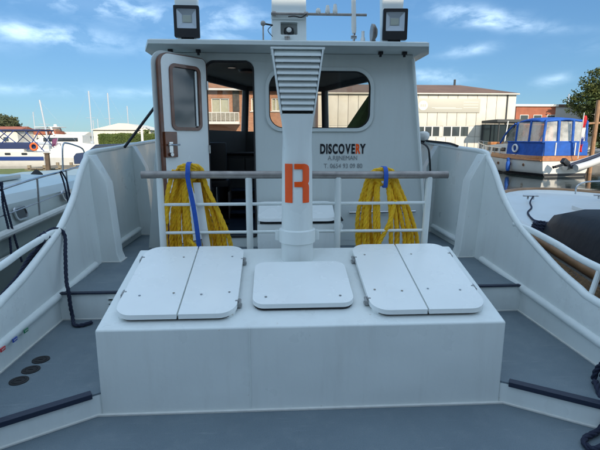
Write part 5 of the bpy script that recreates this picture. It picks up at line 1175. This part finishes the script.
# white and blue cruiser
def cruiser2():
    bm_ = mat('blue_hull_band', (0.02, 0.05, 0.20), 0.35); NVC = mat('navy_canvas', (0.02, 0.035, 0.10), 0.8)
    p0 = at(58, 163, y=48); t = thing('river_cruiser', 'long white cruiser with dark blue bands and folded bimini frame on the left', 'motor boat', (p0.x, 48, -.95))
    Ln = 12.0; secs = []
    for x_, k, zs in ((0, .8, 1.35), (-.6, 1, 1.4), (-3, 1, 1.45), (-6, 1, 1.5), (-9, .9, 1.55), (-12, .3, 1.8)):
        secs.append([(x_-.15, -1.6*k, zs), (x_, -1.5*k, .5), (x_+.1, -1.2*k, 0), (x_+.1, 1.2*k, 0), (x_, 1.5*k, .5), (x_-.15, 1.6*k, zs)])
    MB().loft(secs).build('hull', HW_, t, smooth=40)
    MB().loft([[(x_+.0, -1.57*k-.02, .62), (x_+.0, -1.6*k-.02, .98), (x_+.0, -1.5*k, .98), (x_+.0, -1.48*k, .62)] for x_, k in ((-.1, .85), (-.6, 1), (-6, 1), (-9, .9), (-11.6, .4))]).build('blue_band', bm_, t)
    q = MB(); q.loft([[(x_, -1.3, 1.4), (x_, -1.2, h_), (x_, 1.2, h_), (x_, 1.3, 1.4)] for x_, h_ in ((-2.6, 1.95), (-2.9, 2.35), (-8, 2.4), (-9.4, 1.7))]); q.build('cabin', HW_, t)
    BX('canvas_cover', NVC, t, (-4.0, -1.28, 2.05), (5.6, .12, .62), .03)
    for k in range(4):
        f_ = MB().prism(rrect(-.28, -.10, .28, .10, .08), lambda u, v, kk: (u, -.02+.02*kk, v)).build('porthole', DGLASS, t); f_.location = (-2.4-1.6*k, -1.60, 1.25)
    # bimini frame
    for a, b in (((-.6, 1.5), (-2.2, 3.4)), ((-2.2, 1.6), (-.9, 3.5)), ((-3.2, 2.3), (-4.6, 3.5)), ((-4.6, 2.3), (-3.3, 3.5)), ((-5.6, 2.3), (-6.8, 3.4)), ((-7.0, 2.3), (-5.6, 3.4))):
        for y in (-1.35, 1.35): TB('frame_tube', bm_, t, [(a[0], y, a[1]), (b[0], y, b[1])], .045, 6)
    BX('bimini_roll', NVC, t, (-3.9, 0, 3.55), (6.4, 2.7, .16), .06)
    q = MB(); q.tube([(-.1, -1.2, 1.4), (-.1, -1.2, 2.2), (-.1, 1.2, 2.2), (-.1, 1.2, 1.4)], .04, 6); q.build('stern_rail', STEEL, t)
    bo = MB(); torus(bo, (0, 0, 0), .32, .09, 'y'); o = bo.build('lifebuoy', mat('orange_lifebuoy', (.80, .14, .03), .5)); o.location = (p0.x-1.35, 48-1.75, -.95+1.95); tag(o, 'orange lifebuoy on the stern of the white and blue cruiser on the left', 'lifebuoy')
    f = thing('flag', 'small dark red and blue flag at the stern of the white and blue cruiser', 'flag', (p0.x-.2, 47.9, .4)); TB('staff', MASTW, f, [(0, 0, 0), (.5, 0, 1.5)], .03, 6)
    q = MB(); q.loft([[( .45-.55*j/5-.1*i/5, .05*math.sin(j*1.3), 1.45-.75*i/5-.12*j/5) for j in range(6)] for i in range(6)], closed=False); o = q.build('cloth', mat('flag_dull', (.16, .05, .12), .8), f); md = o.modifiers.new('s', 'SOLIDIFY'); md.thickness = .02
cruiser2()
# flybridge yacht with radar arch farther off
p = at(62, 150, y=66); fy = thing('flybridge_yacht', 'white flybridge yacht with radar arch in the far left marina', 'motor boat', (p.x, 66, -.95))
MB().loft([[(x_, -1.9*k, zs), (x_, -1.6*k, 0), (x_, 1.6*k, 0), (x_, 1.9*k, zs)] for x_, k, zs in ((5.0, .9, 1.7), (2, 1, 1.7), (-3, 1, 1.9), (-6.5, .1, 2.3))]).build('hull', HW_, fy)
MB().loft([[(x_, -1.5, 1.6), (x_, -1.3, h_), (x_, 1.3, h_), (x_, 1.5, 1.6)] for x_, h_ in ((3.5, 3.2), (0, 3.4), (-2, 3.0), (-3.8, 1.9))]).build('deckhouse', HW_, fy); BX('windows', DGLASS, fy, (.6, -1.42, 2.65), (4.6, .1, .5), .02)
BX('cabin_curtain', RED, fy, (-1.5, 0, 3.55), (3.0, 2.6, .5), .05)
MB().tube([(-.2, -1.4, 3.2), (-.6, -1.35, 4.3), (-.6, 1.35, 4.3), (-.2, 1.4, 3.2)], .13, 8).build('radar_arch', HW_, fy); BX('bimini', HW_, fy, (-1.2, 0, 4.35), (3.2, 2.4, .1), .04); MB().tube([(-.6, 0, 4.3), (-.6, 0, 4.75)], [.25, .2], 10).build('radar_dome', HW_, fy)
# covered white boat (pale hull cover) nearer
p = at(77, 158, y=44); cv = thing('covered_boat', 'boat under a pale cream cover beside the wooden jetty on the left', 'boat', (p.x, 44, -.95))
MB().loft([[(x_, -1.3*k, 1.0), (x_, -1.0*k, 0), (x_, 1.0*k, 0), (x_, 1.3*k, 1.0)] for x_, k in ((2.6, .9), (0, 1), (-2, .8), (-3, .1))]).build('hull', HW_, cv); MB().loft([[(x_, -1.3*k, 1.0), (x_, 0, h_), (x_, 1.3*k, 1.0)] for x_, k, h_ in ((2.5, .9, 2.1), (0, 1, 2.4), (-2, .8, 1.9), (-3, .15, 1.1))]).build('cover', TENT, cv)
# wooden jetty left
JT2 = mat('weathered_jetty', (0.27, 0.22, 0.15), 0.85, color2=(0.16, 0.13, 0.09), vscale=2)
p = at(68, 163, y=36); j2 = thing('jetty', 'weathered wooden jetty with square piles between grass bank and boats', 'jetty', (p.x, 35, -.95))
for k in range(9): BX('plank', JT2, j2, (-1.4+.42*k, 0, .60+random.uniform(-.01, .01)), (.38, 4.4, .06))
for k in range(4):
    for y in (-2.1, 2.1): BX('pile', JT2, j2, (-1.3+1.05*k, y, .10), (.20, .20, 1.5), .02)
for z in (.25, .45): BX('fascia', JT2, j2, (.3, -2.26, z), (3.7, .08, .14), .01)
p = at(62, 163, y=33); wb_ = thing('mooring_bollard', 'dark square bollard post at the near end of the wooden jetty', 'bollard', (p.x, 31, -.5)); BX('post', JETW, wb_, (0, 0, .6), (.24, .24, 1.3), .03); BX('cap', JETW, wb_, (0, 0, 1.28), (.3, .3, .06), .01)
# houses with red roofs behind the marina, tree line, hillside trees
for i, (px0, px1, pyt, Y_, lab) in enumerate(((-30, 17, 131, 105, 'long low house with red roof at the left edge of the marina'), (19, 49, 133, 112, 'low house with clay tiled roof behind the leaning mast'), (50, 82, 136, 118, 'low beige house with pale roof behind the flybridge yacht'))):
    a, b = at(px0, pyt, y=Y_), at(px1, pyt, y=Y_); t = thing('harbour_house', lab, 'house', (a.x, Y_, -.3)); L_ = b.x-a.x; H_ = a.z+.3
    slab_o = MB().prism([(-1, -1), (L_+1, -1), (L_+1, 9), (-1, 9)], lambda u, v, k: (u, v, -2 if k else 0)).build('plinth', PAVE, t, smooth=0)
    BX('wall', CREAM, t, (L_/2, 4, H_/2+.002), (L_, 7.9, H_-.01)); q = MB(); q.prism([(-.4, H_), (8.4, H_), (4, H_+1.1)], lambda u, v, k: (-.4+(L_+.8)*k, u, v)); q.build('roof', (RED, TILE, TENT)[i], t, smooth=0)
    for k in range(int(L_//3)): f_ = BX('window', FRW, t, (1.5+3*k, -.0, H_*.55), (1.3, .1, 1.1)); BX('pane', WGL, f_, (1.5+3*k, -.06, H_*.55), (1.1, .04, .9))
p = at(4, 118, y=140); tree('distant rounded tree at the far left edge', (p.x, 140, -.1), p.z+.3, 5.0, 5000, .4, 41, LEAF2)
p = at(-10, 120, y=138); tree('distant tree just outside the left edge', (p.x, 138, -.1), p.z+.1, 5.5, 4000, .4, 42, LEAF2)
rndt = random.Random(9); blobs = []
for k in range(150):
    x_ = -420 + 840*k/149 + rndt.uniform(-3, 3); h_ = rndt.uniform(3.0, 5.2); blobs.append((x_, 300+rndt.uniform(-10, 10), h_*.5, 5, 4, h_*.6))
tag(leaves('far_treeline', LEAF2, blobs, 30000, .9, None, 77, .3), 'low far line of trees along the horizon', 'trees', kind='stuff')
# =================================================================== UNSEEN SHED ADDED BEHIND THE CAMERA TO BLOCK THE SUN (shades the boat)
SHB = mat('sun_blocker_brick', (0.30, 0.20, 0.15), 0.85, var=0.2, vscale=2)
shed = thing('added_sun_blocker', 'tall unseen shed shape added behind the photographer to block the sun from the boat', 'building', (4, -9.0, -.1))
slab('quay', [(-60, -60), (60, -60), (60, -7.5), (-60, -7.5)], -2.5, -.1, PAVE)
SHH = 9.7
BX('wall', SHB, shed, (0, -6, SHH/2-.002), (20, 12, SHH)); BX('roof', BROWNR, shed, (0, -6, SHH+.05), (20.2, 12.2, .10))
for k in range(3):
    f_ = BX('window', FRW, shed, (-6+6*k, .02, 4.5), (3, .08, 2.2)); BX('pane', WGL, f_, (-6+6*k, .07, 4.5), (2.8, .04, 2.0))
